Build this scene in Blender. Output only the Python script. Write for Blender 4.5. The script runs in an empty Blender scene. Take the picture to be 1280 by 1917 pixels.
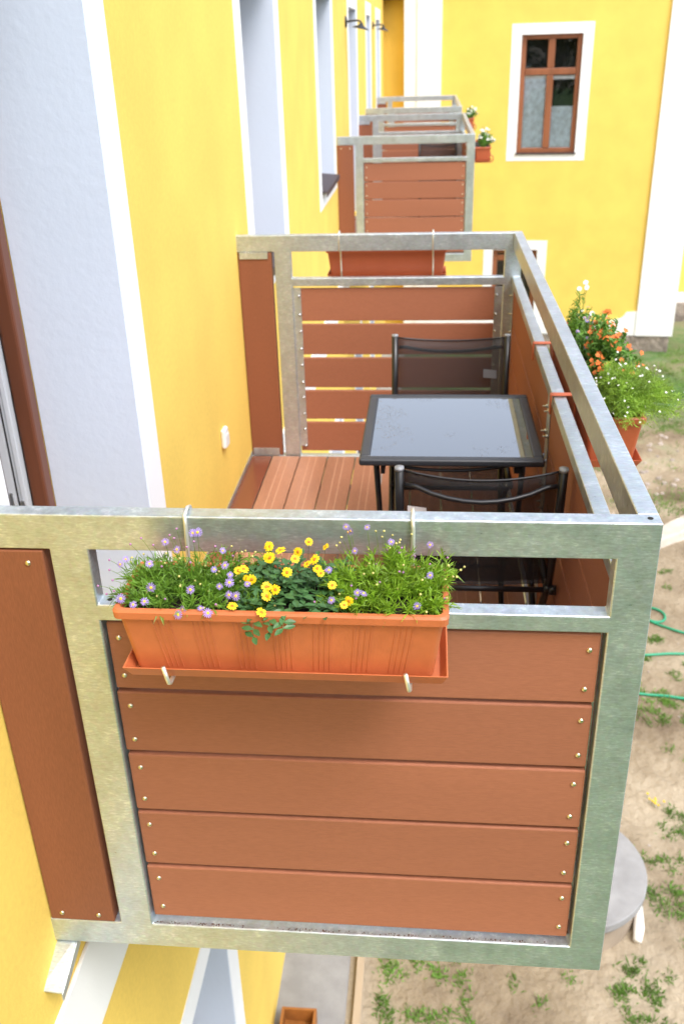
import bpy, math, random
from math import sin, cos, pi, radians, sqrt
from mathutils import Vector, Matrix, noise
random.seed(7)
SC = bpy.context.scene
COL = SC.collection

# ------------------------------------------------------------ camera
YAW, PIT, ROL = 0.0995, -0.4644, -0.0305
CAM = Vector((0.8564, -1.4686, 1.9034))
fwd = Vector((-sin(YAW)*cos(PIT), cos(YAW)*cos(PIT), sin(PIT)))
rt = Vector((cos(YAW), sin(YAW), 0)); up = rt.cross(fwd)
rt, up = cos(ROL)*rt + sin(ROL)*up, -sin(ROL)*rt + cos(ROL)*up
cd = bpy.data.cameras.new('camera'); cam = bpy.data.objects.new('camera', cd); COL.objects.link(cam)
cam.matrix_world = Matrix(((rt.x, up.x, -fwd.x, CAM.x), (rt.y, up.y, -fwd.y, CAM.y), (rt.z, up.z, -fwd.z, CAM.z), (0, 0, 0, 1)))
cd.sensor_fit = 'VERTICAL'; cd.sensor_height = 36; cd.lens = 1740.45/1917*36
cd.clip_start = 0.05; cd.clip_end = 400
cd.dof.use_dof = True; cd.dof.focus_distance = 1.62; cd.dof.aperture_fstop = 6.3
SC.camera = cam

# ------------------------------------------------------------ light
SUN_EL, SUN_AZ = radians(58), radians(138)      # azimuth measured from +y towards +x
w = bpy.data.worlds.new('World'); SC.world = w; w.use_nodes = True
nt = w.node_tree; bg = nt.nodes['Background']
sky = nt.nodes.new('ShaderNodeTexSky'); sky.sky_type = 'NISHITA'; sky.sun_disc = False
sky.sun_elevation = SUN_EL; sky.sun_rotation = SUN_AZ; sky.dust_density = 3.0; sky.air_density = 1.0; sky.altitude = 300
hs = nt.nodes.new('ShaderNodeHueSaturation'); hs.inputs['Saturation'].default_value = 0.5
nt.links.new(sky.outputs[0], hs.inputs['Color']); nt.links.new(hs.outputs[0], bg.inputs['Color'])
bg.inputs['Strength'].default_value = 0.15
sd = bpy.data.lights.new('sun', 'SUN'); sd.energy = 0.95; sd.angle = radians(24); sd.color = (1, 0.965, 0.92)
sun = bpy.data.objects.new('sun', sd); COL.objects.link(sun)
dirv = Vector((sin(SUN_AZ)*cos(SUN_EL), cos(SUN_AZ)*cos(SUN_EL), sin(SUN_EL)))
sun.rotation_euler = dirv.to_track_quat('Z', 'Y').to_euler()
SC.view_settings.view_transform = 'Standard'; SC.view_settings.look = 'None'
SC.view_settings.exposure = 1.46; SC.view_settings.gamma = 1
SC.cycles.max_bounces = 10; SC.cycles.diffuse_bounces = 5; SC.cycles.transparent_max_bounces = 16
SC.cycles.use_denoising = True

# ------------------------------------------------------------ materials
def mat(name, base, rough=0.5, metal=0.0, var=0.0, vscale=8, bump=0.0, bscale=200, stretch=None, col2=None,
        spec=0.5, rvar=0.0, trans=0.0, objrand=0.0, bdist=0.002, detail=6, ramp=(0.35, 0.65), fine=0, fscale=300, flecks=0):
    m = bpy.data.materials.new(name); m.use_nodes = True; n = m.node_tree.nodes; l = m.node_tree.links
    p = n['Principled BSDF']; p.inputs['Base Color'].default_value = (*base, 1)
    p.inputs['Roughness'].default_value = rough; p.inputs['Metallic'].default_value = metal
    p.inputs['Specular IOR Level'].default_value = spec
    tc = n.new('ShaderNodeTexCoord'); mp = n.new('ShaderNodeMapping'); l.new(tc.outputs['Object'], mp.inputs['Vector'])
    if stretch: mp.inputs['Scale'].default_value = stretch
    if var > 0 or col2:
        t = n.new('ShaderNodeTexNoise'); t.inputs['Scale'].default_value = vscale; t.inputs['Detail'].default_value = detail
        l.new(mp.outputs[0], t.inputs['Vector'])
        r = n.new('ShaderNodeValToRGB'); l.new(t.outputs['Fac'], r.inputs['Fac'])
        r.color_ramp.elements[0].position, r.color_ramp.elements[1].position = ramp
        c2 = col2 or tuple(c*(1-var) for c in base)
        r.color_ramp.elements[0].color = (*c2, 1); r.color_ramp.elements[1].color = (*base, 1)
        out = r.outputs['Color']
        if rvar:
            mr = n.new('ShaderNodeMapRange'); l.new(t.outputs['Fac'], mr.inputs['Value'])
            mr.inputs['From Min'].default_value = .3; mr.inputs['From Max'].default_value = .7
            mr.inputs['To Min'].default_value = rough-rvar; mr.inputs['To Max'].default_value = rough+rvar
            l.new(mr.outputs[0], p.inputs['Roughness'])
    else: out = None
    if objrand:
        oi = n.new('ShaderNodeObjectInfo'); h = n.new('ShaderNodeHueSaturation')
        mr = n.new('ShaderNodeMapRange'); l.new(oi.outputs['Random'], mr.inputs['Value'])
        mr.inputs['To Min'].default_value = 1-objrand; mr.inputs['To Max'].default_value = 1+objrand
        l.new(mr.outputs[0], h.inputs['Value'])
        if out: l.new(out, h.inputs['Color'])
        else: h.inputs['Color'].default_value = (*base, 1)
        out = h.outputs[0]
    if fine:
        tf = n.new('ShaderNodeTexNoise'); tf.inputs['Scale'].default_value = fscale; tf.inputs['Detail'].default_value = 3; l.new(mp.outputs[0], tf.inputs['Vector'])
        mf = n.new('ShaderNodeMapRange'); l.new(tf.outputs['Fac'], mf.inputs['Value']); mf.inputs['From Min'].default_value = .3; mf.inputs['From Max'].default_value = .7
        mf.inputs['To Min'].default_value = 1-fine; mf.inputs['To Max'].default_value = 1+fine
        hf = n.new('ShaderNodeHueSaturation'); l.new(mf.outputs[0], hf.inputs['Value'])
        if out: l.new(out, hf.inputs['Color'])
        else: hf.inputs['Color'].default_value = (*base, 1)
        out = hf.outputs[0]
    if flecks:        # pale scuffs and specks
        tk = n.new('ShaderNodeTexNoise'); tk.inputs['Scale'].default_value = 34; tk.inputs['Detail'].default_value = 9; tk.inputs['Roughness'].default_value = .8
        l.new(tc.outputs['Object'], tk.inputs['Vector'])
        mk = n.new('ShaderNodeMapRange'); l.new(tk.outputs['Fac'], mk.inputs['Value']); mk.inputs['From Min'].default_value = flecks; mk.inputs['From Max'].default_value = flecks+.05; mk.inputs['To Max'].default_value = .45
        xk = n.new('ShaderNodeMixRGB'); l.new(mk.outputs[0], xk.inputs[0]); l.new(out, xk.inputs[1]); xk.inputs[2].default_value = (.62, .42, .34, 1); out = xk.outputs[0]
    if out: l.new(out, p.inputs['Base Color'])
    if bump:
        t2 = n.new('ShaderNodeTexNoise'); t2.inputs['Scale'].default_value = bscale; t2.inputs['Detail'].default_value = 4
        l.new(mp.outputs[0], t2.inputs['Vector'])
        b = n.new('ShaderNodeBump'); b.inputs['Strength'].default_value = bump; b.inputs['Distance'].default_value = bdist
        l.new(t2.outputs['Fac'], b.inputs['Height']); l.new(b.outputs[0], p.inputs['Normal'])
    if trans:
        ti = n.new('ShaderNodeBsdfTranslucent'); mx = n.new('ShaderNodeMixShader'); mx.inputs[0].default_value = trans
        if out: l.new(out, ti.inputs['Color'])
        else: ti.inputs['Color'].default_value = (*base, 1)
        l.new(p.outputs[0], mx.inputs[1]); l.new(ti.outputs[0], mx.inputs[2])
        l.new(mx.outputs[0], n['Material Output'].inputs['Surface'])
    return m

def galv(name, stretch, base=(0.605, 0.67, 0.71)):
    """galvanised steel: spangle blotches, drag streaks and pale dry patches"""
    m = bpy.data.materials.new(name); m.use_nodes = True; n = m.node_tree.nodes; l = m.node_tree.links
    p = n['Principled BSDF']; p.inputs['Metallic'].default_value = 0.78
    tc = n.new('ShaderNodeTexCoord')
    mp = n.new('ShaderNodeMapping'); mp.inputs['Scale'].default_value = stretch; l.new(tc.outputs['Object'], mp.inputs[0])
    a = n.new('ShaderNodeTexNoise'); a.inputs['Scale'].default_value = 16; a.inputs['Detail'].default_value = 9; a.inputs['Roughness'].default_value = .75
    l.new(tc.outputs['Object'], a.inputs[0])
    s = n.new('ShaderNodeTexNoise'); s.inputs['Scale'].default_value = 58; s.inputs['Detail'].default_value = 8; s.inputs['Roughness'].default_value = .7; l.new(mp.outputs[0], s.inputs[0])
    v = n.new('ShaderNodeTexVoronoi'); v.inputs['Scale'].default_value = 90; l.new(tc.outputs['Object'], v.inputs['Vector'])
    m1 = n.new('ShaderNodeMath'); m1.operation = 'MULTIPLY_ADD'; l.new(s.outputs['Fac'], m1.inputs[0]); m1.inputs[1].default_value = .56; 
    m2 = n.new('ShaderNodeMath'); m2.operation = 'MULTIPLY'; m2.inputs[1].default_value = .44; l.new(a.outputs['Fac'], m2.inputs[0]); l.new(m2.outputs[0], m1.inputs[2])
    r = n.new('ShaderNodeValToRGB'); l.new(m1.outputs[0], r.inputs[0])
    e = r.color_ramp.elements; e[0].position = .37; e[0].color = (*[c*.74 for c in base], 1); e[1].position = .54; e[1].color = (*base, 1)
    x = e.new(.62); x.color = (.80, .86, .89, 1)
    mixv = n.new('ShaderNodeMixRGB'); mixv.blend_type = 'MULTIPLY'; mixv.inputs[0].default_value = .05
    l.new(r.outputs[0], mixv.inputs[1]); l.new(v.outputs['Color'], mixv.inputs[2]); l.new(mixv.outputs[0], p.inputs['Base Color'])
    mr = n.new('ShaderNodeMapRange'); l.new(m1.outputs[0], mr.inputs[0]); mr.inputs[1].default_value = .35; mr.inputs[2].default_value = .66
    mr.inputs[3].default_value = .27; mr.inputs[4].default_value = .46; l.new(mr.outputs[0], p.inputs['Roughness'])
    b = n.new('ShaderNodeBump'); b.inputs['Strength'].default_value = .12; b.inputs['Distance'].default_value = .001
    l.new(s.outputs['Fac'], b.inputs['Height']); l.new(b.outputs[0], p.inputs['Normal'])
    return m
M = {}
M['galv'] = galv('galvanised_steel_vertical', (1.0, 1.0, 4.5))
M['galvh'] = galv('galvanised_steel_horizontal', (4.5, 1.0, 1.0))
M['galvy'] = galv('galvanised_steel_lengthwise', (1.0, 4.5, 1.0))
M['yellow'] = mat('yellow_stucco', (0.87, 0.62, 0.14), .85, fine=.04, fscale=60, var=.09, vscale=2.2, bump=.35, bscale=150, spec=.2)
M['white'] = mat('white_stucco', (0.86, 0.87, 0.88), .85, var=.03, vscale=3, bump=.35, bscale=130, spec=.2)
M['reveal'] = mat('white_stucco_blue_shade', (0.64, 0.705, 0.82), .85, var=.03, vscale=3, bump=.25, bscale=38, spec=.2, bdist=.004)  # white reveal stucco, bluish skylit shade mixed into its base colour
M['stone'] = mat('rough_stone', (0.36, 0.30, 0.25), .9, var=.5, vscale=5, bump=1, bscale=18, bdist=.04)
M['board'] = mat('terracotta_composite', (0.335, 0.128, 0.072), .60, flecks=.69, fine=.075, fscale=520, var=.12, vscale=3.0, bump=.35, bscale=260, stretch=(.12, .12, 1), objrand=.05, bdist=.0008, spec=.35)
M['boardy'] = mat('terracotta_composite_side', (0.335, 0.128, 0.072), .60, flecks=.69, fine=.075, fscale=520, var=.12, vscale=3.0, bump=.35, bscale=260, stretch=(1, .12, 1), objrand=.05, bdist=.0008, spec=.35)
M['vboard'] = mat('russet_composite', (0.265, 0.092, 0.045), .58, flecks=.655, fine=.10, fscale=520, var=.2, vscale=3, bump=.35, bscale=260, stretch=(1, 1, .12), objrand=.05, bdist=.0008, spec=.35)
M['terra'] = mat('terracotta_plastic', (0.53, 0.150, 0.055), .42, fine=.05, fscale=40, var=.10, vscale=9, bump=.12, bscale=300, spec=.5)
M['terra2'] = mat('brown_red_plastic', (0.50, 0.12, 0.05), .4, var=.06, vscale=12)
M['soil'] = mat('potting_soil', (0.035, 0.02, 0.014), .95, var=.6, vscale=120, bump=1, bscale=160, bdist=.01)
M['black'] = mat('black_powder_coat', (0.012, 0.012, 0.014), .32)
M['tframe'] = mat('dark_table_rim', (0.028, 0.030, 0.036), .38)
M['cap'] = mat('grey_plastic_cap', (0.25, 0.26, 0.28), .4)
M['screw'] = mat('zinc_screw', (0.75, 0.72, 0.55), .28, 1.0)
M['wire'] = mat('zinc_wire', (0.80, 0.80, 0.74), .35, .75)
M['hole'] = mat('dark_hole', (0.01, 0.01, 0.01), .9)
M['wood'] = mat('brown_stained_wood', (0.20, 0.065, 0.03), .38, var=.35, vscale=9, stretch=(1, 1, .12), bump=.1, bscale=90)
M['wood2'] = mat('warm_brown_window_wood', (0.30, 0.105, 0.045), .4, var=.25, vscale=9, stretch=(1, 1, .12))
M['pvc'] = mat('white_window_profile', (0.62, 0.65, 0.70), .3)
M['rubber'] = mat('black_rubber_seal', (0.02, 0.02, 0.022), .5)
M['steel'] = mat('hinge_steel', (0.5, 0.5, 0.5), .3, 1)
M['sill'] = mat('brown_sheet_metal', (0.05, 0.035, 0.04), .55)
M['concrete'] = mat('grey_concrete', (0.32, 0.32, 0.325), .9, var=.22, vscale=7, bump=.5, bscale=90, bdist=.004)
M['crate'] = mat('varnished_crate_wood', (0.42, 0.16, 0.035), .5, var=.4, vscale=8, stretch=(1, .2, 1))
M['edging'] = mat('weathered_edging', (0.46, 0.36, 0.25), .9, var=.3, vscale=6, stretch=(1, .2, 1), bump=.4, bscale=60)
M['log'] = mat('bleached_timber', (0.60, 0.54, 0.46), .9, var=.25, vscale=5, bump=.6, bscale=40, bdist=.01)
M['hose'] = mat('green_rubber_hose', (0.02, 0.30, 0.16), .4)
M['pipe'] = mat('white_pipe', (0.82, 0.80, 0.76), .5)
M['whitepl'] = mat('white_plastic', (0.80, 0.80, 0.80), .35)
M['label'] = mat('pale_label', (0.62, 0.58, 0.58), .6)
M['greytag'] = mat('grey_label', (0.14, 0.14, 0.15), .6)
M['bark'] = mat('bark', (0.11, 0.08, 0.055), .9, var=.5, vscale=6, bump=1, bscale=14, bdist=.05)
M['roof'] = mat('clay_roof', (0.26, 0.09, 0.05), .8, var=.3, vscale=4, bump=.6, bscale=16, bdist=.05)
M['deck'] = mat('deck_board', (0.37, 0.180, 0.110), .36, fine=.10, fscale=250, var=.30, vscale=4, stretch=(1, .15, 1), bump=.3, bscale=150, objrand=.08, spec=.5, rvar=.12)
M['deckwet'] = mat('wet_deck_board', (0.19, 0.06, 0.035), .22, var=.3, vscale=4, stretch=(1, .15, 1), bump=.2, bscale=150)
M['groove'] = mat('worn_groove', (0.55, 0.32, 0.21), .6)
M['rust'] = mat('dirt_crumbs', (0.09, 0.045, 0.03), .95)
M['leafA'] = mat('daisy_leaf', (0.19, 0.38, 0.04), .5, objrand=0, var=.45, vscale=30, trans=.3)
M['leafB'] = mat('bright_daisy_leaf', (0.30, 0.52, 0.035), .5, var=.5, vscale=30, trans=.35)
M['leafC'] = mat('oval_dark_leaf', (0.07, 0.18, 0.055), .45, var=.4, vscale=40, trans=.15)
M['leafD'] = mat('nemesia_leaf', (0.17, 0.37, 0.05), .5, var=.5, vscale=25, trans=.3)
M['leafE'] = mat('lime_fine_leaf', (0.34, 0.55, 0.06), .5, var=.55, vscale=18, trans=.35)
M['petalP'] = mat('lilac_petal', (0.40, 0.29, 0.72), .6, trans=.3)
M['petalY'] = mat('yellow_petal', (0.88, 0.60, 0.008), .6, trans=.2)
M['petalO'] = mat('orange_petal', (0.90, 0.24, 0.05), .6, var=.3, vscale=60, trans=.3)
M['petalW'] = mat('white_petal', (0.85, 0.86, 0.84), .6, trans=.3)
M['eye'] = mat('flower_eye', (0.80, 0.52, 0.03), .7)
M['eyeO'] = mat('ochre_flower_eye', (0.45, 0.17, 0.006), .7)
M['bud'] = mat('flower_bud', (0.50, 0.46, 0.16), .7, objrand=.3)
M['budp'] = mat('purple_bud', (0.36, 0.17, 0.34), .7)
M['grass'] = mat('grass_blade', (0.19, 0.36, 0.06), .6, var=.45, vscale=1.5, trans=.3)
M['treeleaf'] = mat('tree_leaf', (0.05, 0.105, 0.025), .6, var=.5, vscale=.8, trans=.25)
M['gravel'] = mat('gravel', (0.45, 0.38, 0.33), .9, var=.4, vscale=1.5)
M['curtain'] = mat('lace_curtain', (0.80, 0.90, 0.98), .9, var=.30, vscale=14)
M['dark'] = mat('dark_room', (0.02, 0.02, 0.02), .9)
M['lampshade'] = mat('black_lamp_enamel', (0.02, 0.022, 0.024), .3)

def glassmat(name, col, alpha, rough=.02):
    m = bpy.data.materials.new(name); m.use_nodes = True; n = m.node_tree.nodes; l = m.node_tree.links
    g = n.new('ShaderNodeBsdfGlossy'); g.inputs['Roughness'].default_value = rough; g.inputs['Color'].default_value = (1, 1, 1, 1)
    t = n.new('ShaderNodeBsdfTransparent'); t.inputs['Color'].default_value = (*col, 1)
    f = n.new('ShaderNodeFresnel'); f.inputs['IOR'].default_value = 1.5
    mx = n.new('ShaderNodeMixShader'); ad = n.new('ShaderNodeMath'); ad.operation = 'ADD'; ad.inputs[1].default_value = alpha
    l.new(f.outputs[0], ad.inputs[0]); l.new(ad.outputs[0], mx.inputs[0]); l.new(t.outputs[0], mx.inputs[1]); l.new(g.outputs[0], mx.inputs[2])
    l.new(mx.outputs[0], n['Material Output'].inputs['Surface']); return m
M['pane'] = glassmat('window_glass', (.96, .97, .98), .0)
def tabletop():
    m = mat('black_table_glass', (0.012, 0.013, 0.016), .03, spec=1.0)
    n = m.node_tree.nodes; p = n['Principled BSDF']; p.inputs['IOR'].default_value = 1.9; p.inputs['Coat Weight'].default_value = 1; p.inputs['Coat IOR'].default_value = 1.9; p.inputs['Coat Roughness'].default_value = .02
    l = m.node_tree.links; tc = n.new('ShaderNodeTexCoord')     # dried rain drops and dust left on the glass
    v = n.new('ShaderNodeTexVoronoi'); v.inputs['Scale'].default_value = 150; l.new(tc.outputs['Object'], v.inputs['Vector'])
    a = n.new('ShaderNodeMath'); a.operation = 'LESS_THAN'; a.inputs[1].default_value = .30; l.new(v.outputs['Distance'], a.inputs[0])
    z = n.new('ShaderNodeTexNoise'); z.inputs['Scale'].default_value = 9; z.inputs['Detail'].default_value = 4; l.new(tc.outputs['Object'], z.inputs[0])
    sx = n.new('ShaderNodeSeparateXYZ'); l.new(tc.outputs['Object'], sx.inputs[0])
    mr = n.new('ShaderNodeMapRange'); l.new(sx.outputs['X'], mr.inputs[0]); mr.inputs[1].default_value = -.10; mr.inputs[2].default_value = -.20; mr.inputs[3].default_value = 0; mr.inputs[4].default_value = .12
    ad = n.new('ShaderNodeMath'); l.new(z.outputs['Fac'], ad.inputs[0]); l.new(mr.outputs[0], ad.inputs[1])
    gt = n.new('ShaderNodeMath'); gt.operation = 'GREATER_THAN'; gt.inputs[1].default_value = .60; l.new(ad.outputs[0], gt.inputs[0])
    mu = n.new('ShaderNodeMath'); mu.operation = 'MULTIPLY'; l.new(a.outputs[0], mu.inputs[0]); l.new(gt.outputs[0], mu.inputs[1])
    rg = n.new('ShaderNodeMapRange'); l.new(mu.outputs[0], rg.inputs[0]); rg.inputs[3].default_value = .03; rg.inputs[4].default_value = .45
    l.new(rg.outputs[0], p.inputs['Roughness']); l.new(rg.outputs[0], p.inputs['Coat Roughness'])
    return m
M['tglass'] = tabletop()
def mesh_fabric():
    m = bpy.data.materials.new('black_mesh_fabric'); m.use_nodes = True; n = m.node_tree.nodes; l = m.node_tree.links
    p = n['Principled BSDF']; p.inputs['Base Color'].default_value = (.010, .010, .012, 1); p.inputs['Roughness'].default_value = .6
    t = n.new('ShaderNodeBsdfTransparent'); mx = n.new('ShaderNodeMixShader')
    tc = n.new('ShaderNodeTexCoord'); wv = n.new('ShaderNodeTexWave'); wv.wave_type = 'BANDS'; wv.bands_direction = 'X'; wv.inputs['Scale'].default_value = 110
    wv.inputs['Distortion'].default_value = .6
    l.new(tc.outputs['Object'], wv.inputs[0])
    mr = n.new('ShaderNodeMapRange'); mr.inputs[3].default_value = .36; mr.inputs[4].default_value = .74
    l.new(wv.outputs['Fac'], mr.inputs[0]); l.new(mr.outputs[0], mx.inputs[0])
    l.new(t.outputs[0], mx.inputs[1]); l.new(p.outputs[0], mx.inputs[2]); l.new(mx.outputs[0], n['Material Output'].inputs['Surface'])
    return m
M['fabric'] = mesh_fabric()
def ground_mat():
    m = bpy.data.materials.new('sandy_soil'); m.use_nodes = True; n = m.node_tree.nodes; l = m.node_tree.links
    p = n['Principled BSDF']; p.inputs['Roughness'].default_value = .95; p.inputs['Specular IOR Level'].default_value = .15
    tc = n.new('ShaderNodeTexCoord')
    a = n.new('ShaderNodeTexNoise'); a.inputs['Scale'].default_value = 1.1; a.inputs['Detail'].default_value = 10; a.inputs['Roughness'].default_value = .62
    l.new(tc.outputs['Object'], a.inputs[0])
    r = n.new('ShaderNodeValToRGB'); l.new(a.outputs['Fac'], r.inputs[0]); e = r.color_ramp.elements
    e[0].position = .30; e[0].color = (.15, .112, .075, 1); e[1].position = .62; e[1].color = (.39, .325, .235, 1)
    x = e.new(.47); x.color = (.275, .22, .15, 1)
    g = n.new('ShaderNodeTexNoise'); g.inputs['Scale'].default_value = .55; g.inputs['Detail'].default_value = 8; g.inputs['Roughness'].default_value = .7
    l.new(tc.outputs['Object'], g.inputs[0])
    sx = n.new('ShaderNodeSeparateXYZ'); l.new(tc.outputs['Object'], sx.inputs[0])
    # lawn begins behind the viewpoint and beyond the building site
    mr = n.new('ShaderNodeMapRange'); l.new(sx.outputs['Y'], mr.inputs[0]); mr.inputs[1].default_value = 1.0; mr.inputs[2].default_value = -3.5; mr.inputs[3].default_value = -.30; mr.inputs[4].default_value = .35
    mr2 = n.new('ShaderNodeMapRange'); l.new(sx.outputs['Y'], mr2.inputs[0]); mr2.inputs[1].default_value = 10.5; mr2.inputs[2].default_value = 14; mr2.inputs[3].default_value = 0; mr2.inputs[4].default_value = .32
    ad = n.new('ShaderNodeMath'); l.new(mr.outputs[0], ad.inputs[0]); l.new(mr2.outputs[0], ad.inputs[1])
    ad2 = n.new('ShaderNodeMath'); l.new(g.outputs['Fac'], ad2.inputs[0]); l.new(ad.outputs[0], ad2.inputs[1])
    rr = n.new('ShaderNodeMapRange'); l.new(ad2.outputs[0], rr.inputs[0]); rr.inputs[1].default_value = .36; rr.inputs[2].default_value = .60
    mx = n.new('ShaderNodeMixRGB'); l.new(rr.outputs[0], mx.inputs[0]); l.new(r.outputs[0], mx.inputs[1]); mx.inputs[2].default_value = (.075, .15, .045, 1)
    l.new(mx.outputs[0], p.inputs['Base Color'])
    b = n.new('ShaderNodeTexNoise'); b.inputs['Scale'].default_value = 14; b.inputs['Detail'].default_value = 9; l.new(tc.outputs['Object'], b.inputs[0])
    bp_ = n.new('ShaderNodeBump'); bp_.inputs['Strength'].default_value = .8; bp_.inputs['Distance'].default_value = .05; l.new(b.outputs[0], bp_.inputs['Height']); l.new(bp_.outputs[0], p.inputs['Normal'])
    return m
M['ground'] = ground_mat()

# ------------------------------------------------------------ mesh builder
class MB:
    def __init__(s): s.v = []; s.f = []; s.m = []; s.cur = 0
    def face(s, idx): s.f.append(tuple(idx)); s.m.append(s.cur)
    def box(s, x0, x1, y0, y1, z0, z1):
        i = len(s.v); s.v += [(x, y, z) for z in (z0, z1) for y in (y0, y1) for x in (x0, x1)]
        for q in ((0, 2, 3, 1), (4, 5, 7, 6), (0, 1, 5, 4), (2, 6, 7, 3), (0, 4, 6, 2), (1, 3, 7, 5)): s.face([i+k for k in q])
        return s
    def hexa(s, pts):      # bottom four (ccw seen from above) then top four
        i = len(s.v); s.v += [tuple(p) for p in pts]
        for q in ((3, 2, 1, 0), (4, 5, 6, 7), (0, 1, 5, 4), (1, 2, 6, 5), (2, 3, 7, 6), (3, 0, 4, 7)): s.face([i+k for k in q])
        return s
    def quad(s, a, b, c, d): i = len(s.v); s.v += [tuple(a), tuple(b), tuple(c), tuple(d)]; s.face((i, i+1, i+2, i+3)); return s
    def tube(s, pts, r, n=8, cap=True):
        pts = [Vector(p) for p in pts]; rs = r if isinstance(r, (list, tuple)) else [r]*len(pts)
        base = len(s.v); pn = None
        for k, p in enumerate(pts):
            t = (pts[min(k+1, len(pts)-1)] - pts[max(k-1, 0)]).normalized()
            if pn is None: pn = t.orthogonal().normalized()
            pn = (pn - t*pn.dot(t)); pn = pn.normalized() if pn.length > 1e-6 else t.orthogonal().normalized()
            b = t.cross(pn)
            for j in range(n):
                a = 2*pi*j/n; s.v.append(tuple(p + (pn*cos(a)+b*sin(a))*rs[k]))
        for k in range(len(pts)-1):
            for j in range(n):
                a = base+k*n+j; b2 = base+k*n+(j+1) % n; s.face((a, b2, b2+n, a+n))
        if cap:
            s.face([base+j for j in range(n)][::-1]); s.face([base+(len(pts)-1)*n+j for j in range(n)])
        return s
    def lathe(s, prof, c, ax='z', n=24, closed=True):   # prof list of (r,h)
        base = len(s.v)
        for r, h in prof:
            for j in range(n):
                a = 2*pi*j/n; u, v_ = r*cos(a), r*sin(a)
                s.v.append({'z': (c[0]+u, c[1]+v_, c[2]+h), 'y': (c[0]+u, c[1]+h, c[2]+v_), 'x': (c[0]+h, c[1]+u, c[2]+v_)}[ax])
        for k in range(len(prof)-1):
            for j in range(n):
                a = base+k*n+j; b = base+k*n+(j+1) % n; s.face((a, b, b+n, a+n))
        if closed: s.face([base+j for j in range(n)][::-1]); s.face([base+(len(prof)-1)*n+j for j in range(n)])
        return s
    def build(s, name, mats, parent=None, smooth=False, bevel=0, loc=None, seg=2):
        me = bpy.data.meshes.new(name)
        off = Vector(loc) if loc is not None else Vector((0, 0, 0))
        if parent is not None:
            q = parent
            while q is not None: off = off + Vector(q.location); q = q.parent
        me.from_pydata([(x-off.x, y-off.y, z-off.z) for x, y, z in s.v], [], s.f)
        mats = mats if isinstance(mats, (list, tuple)) else [mats]
        for m_ in mats: me.materials.append(m_)
        me.polygons.foreach_set('material_index', s.m)
        if smooth: me.polygons.foreach_set('use_smooth', [True]*len(s.f))
        me.update()
        o = bpy.data.objects.new(name, me); COL.objects.link(o)
        if loc is not None: o.location = loc
        if parent is not None: o.parent = parent
        if bevel:
            b = o.modifiers.new('bevel', 'BEVEL'); b.width = bevel; b.segments = seg; b.limit_method = 'ANGLE'; b.angle_limit = radians(35)
        return o
def tag(o, label, cat, group=None):
    o['label'] = label; o['category'] = cat
    if group: o['group'] = group
    return o
def thing(name, label, cat, loc, group=None, rz=0):
    o = bpy.data.objects.new(name, None); COL.objects.link(o); o.location = loc; o.rotation_euler[2] = rz
    o.empty_display_size = .2
    return tag(o, label, cat, group)
def struct(o, k='structure'): o['kind'] = k; return o
KIDS = {}
def dup(root, off, label):
    r = root.copy(); COL.objects.link(r); r.location = Vector(root.location)+Vector(off); r['label'] = label
    def rec(a, b):
        for ch in list(a.children):
            c = ch.copy(); COL.objects.link(c); c.parent = b; rec(ch, c)
    rec(root, r); return r

ZG = -3.404
# ------------------------------------------------------------ ground
def gh(x, y):
    t = max(0, min(1, (y-6)/8)); h = ZG - .22*t*t*(3-2*t)
    a = noise.noise(Vector((x*1.7, y*1.7, 3)))*.022 + noise.noise(Vector((x*5, y*5, 9)))*.008
    k = max(0, min(1, (x-.62)/.4))
    return h + a*k - .004*(1-k)
g = MB()
xs = [-12, -3, -.7, .2, .62] + [.62+.12*i for i in range(1, 62)] + [9, 11, 14, 20, 30, 50, 90]
ys = [-90, -45, -25, -14, -8, -4, -2] + [-2+.15*i for i in range(1, 132)] + [19, 20.5, 23, 30, 45, 90]
for y in ys:
    for x in xs: g.v.append((x, y, gh(x, y)))
nx = len(xs)
for j in range(len(ys)-1):
    for i in range(nx-1): a = j*nx+i; g.face((a, a+1, a+nx+1, a+nx))
struct(g.build('ground', M['ground'], smooth=True))
a = MB().box(-.02, .415, -8, 17, ZG-.08, ZG+.012).build('path', M['concrete'], bevel=.008); struct(a)

# ------------------------------------------------------------ main facade
FX = -.012
def wall_cells(mb, y0, y1, z0, z1, x0, x1, ops):
    cuts = sorted({y0, y1, *[o[0] for o in ops], *[o[1] for o in ops]})
    for a, b in zip(cuts, cuts[1:]):
        o = [q for q in ops if q[0] <= a+1e-6 and q[1] >= b-1e-6]
        o.sort(key=lambda q: q[2]); z = z0
        for q in o:
            if q[2] > z: mb.box(x0, x1, a, b, z, q[2])
            z = q[3]
        if z < z1: mb.box(x0, x1, a, b, z, z1)
house = thing('yellow_house', 'long yellow house facade on the left carrying the balconies, with white trimmed openings', 'building', (FX, 4, ZG))
UP = [(.21, 1.11, .06, 2.75, 'door'), (3.25, 4.28, .84, 2.27, 'win'), (6.38, 7.52, .84, 2.27, 'win'), (9.44, 10.55, .06, 2.27, 'door'),
      (12.42, 13.32, .06, 2.27, 'door'), (14.85, 16.0, .84, 2.27, 'win'), (-3.9, -2.9, .84, 2.27, 'win')]
DN = [(.30, 1.355, -2.75, -1.45, 'win'), (3.25, 4.28, -2.75, -1.45, 'win'), (6.38, 7.52, -2.75, -1.45, 'win'), (9.44, 10.5, -2.75, -1.45, 'win'), (12.42, 13.3, -2.75, -1.45, 'win'), (-3.9, -2.9, -2.75, -1.45, 'win')]
mb = MB(); wall_cells(mb, -8, 18.3, ZG-.3, 3.7, FX-.45, FX, UP+DN); mb.build('wall', M['yellow'], house)
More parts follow.
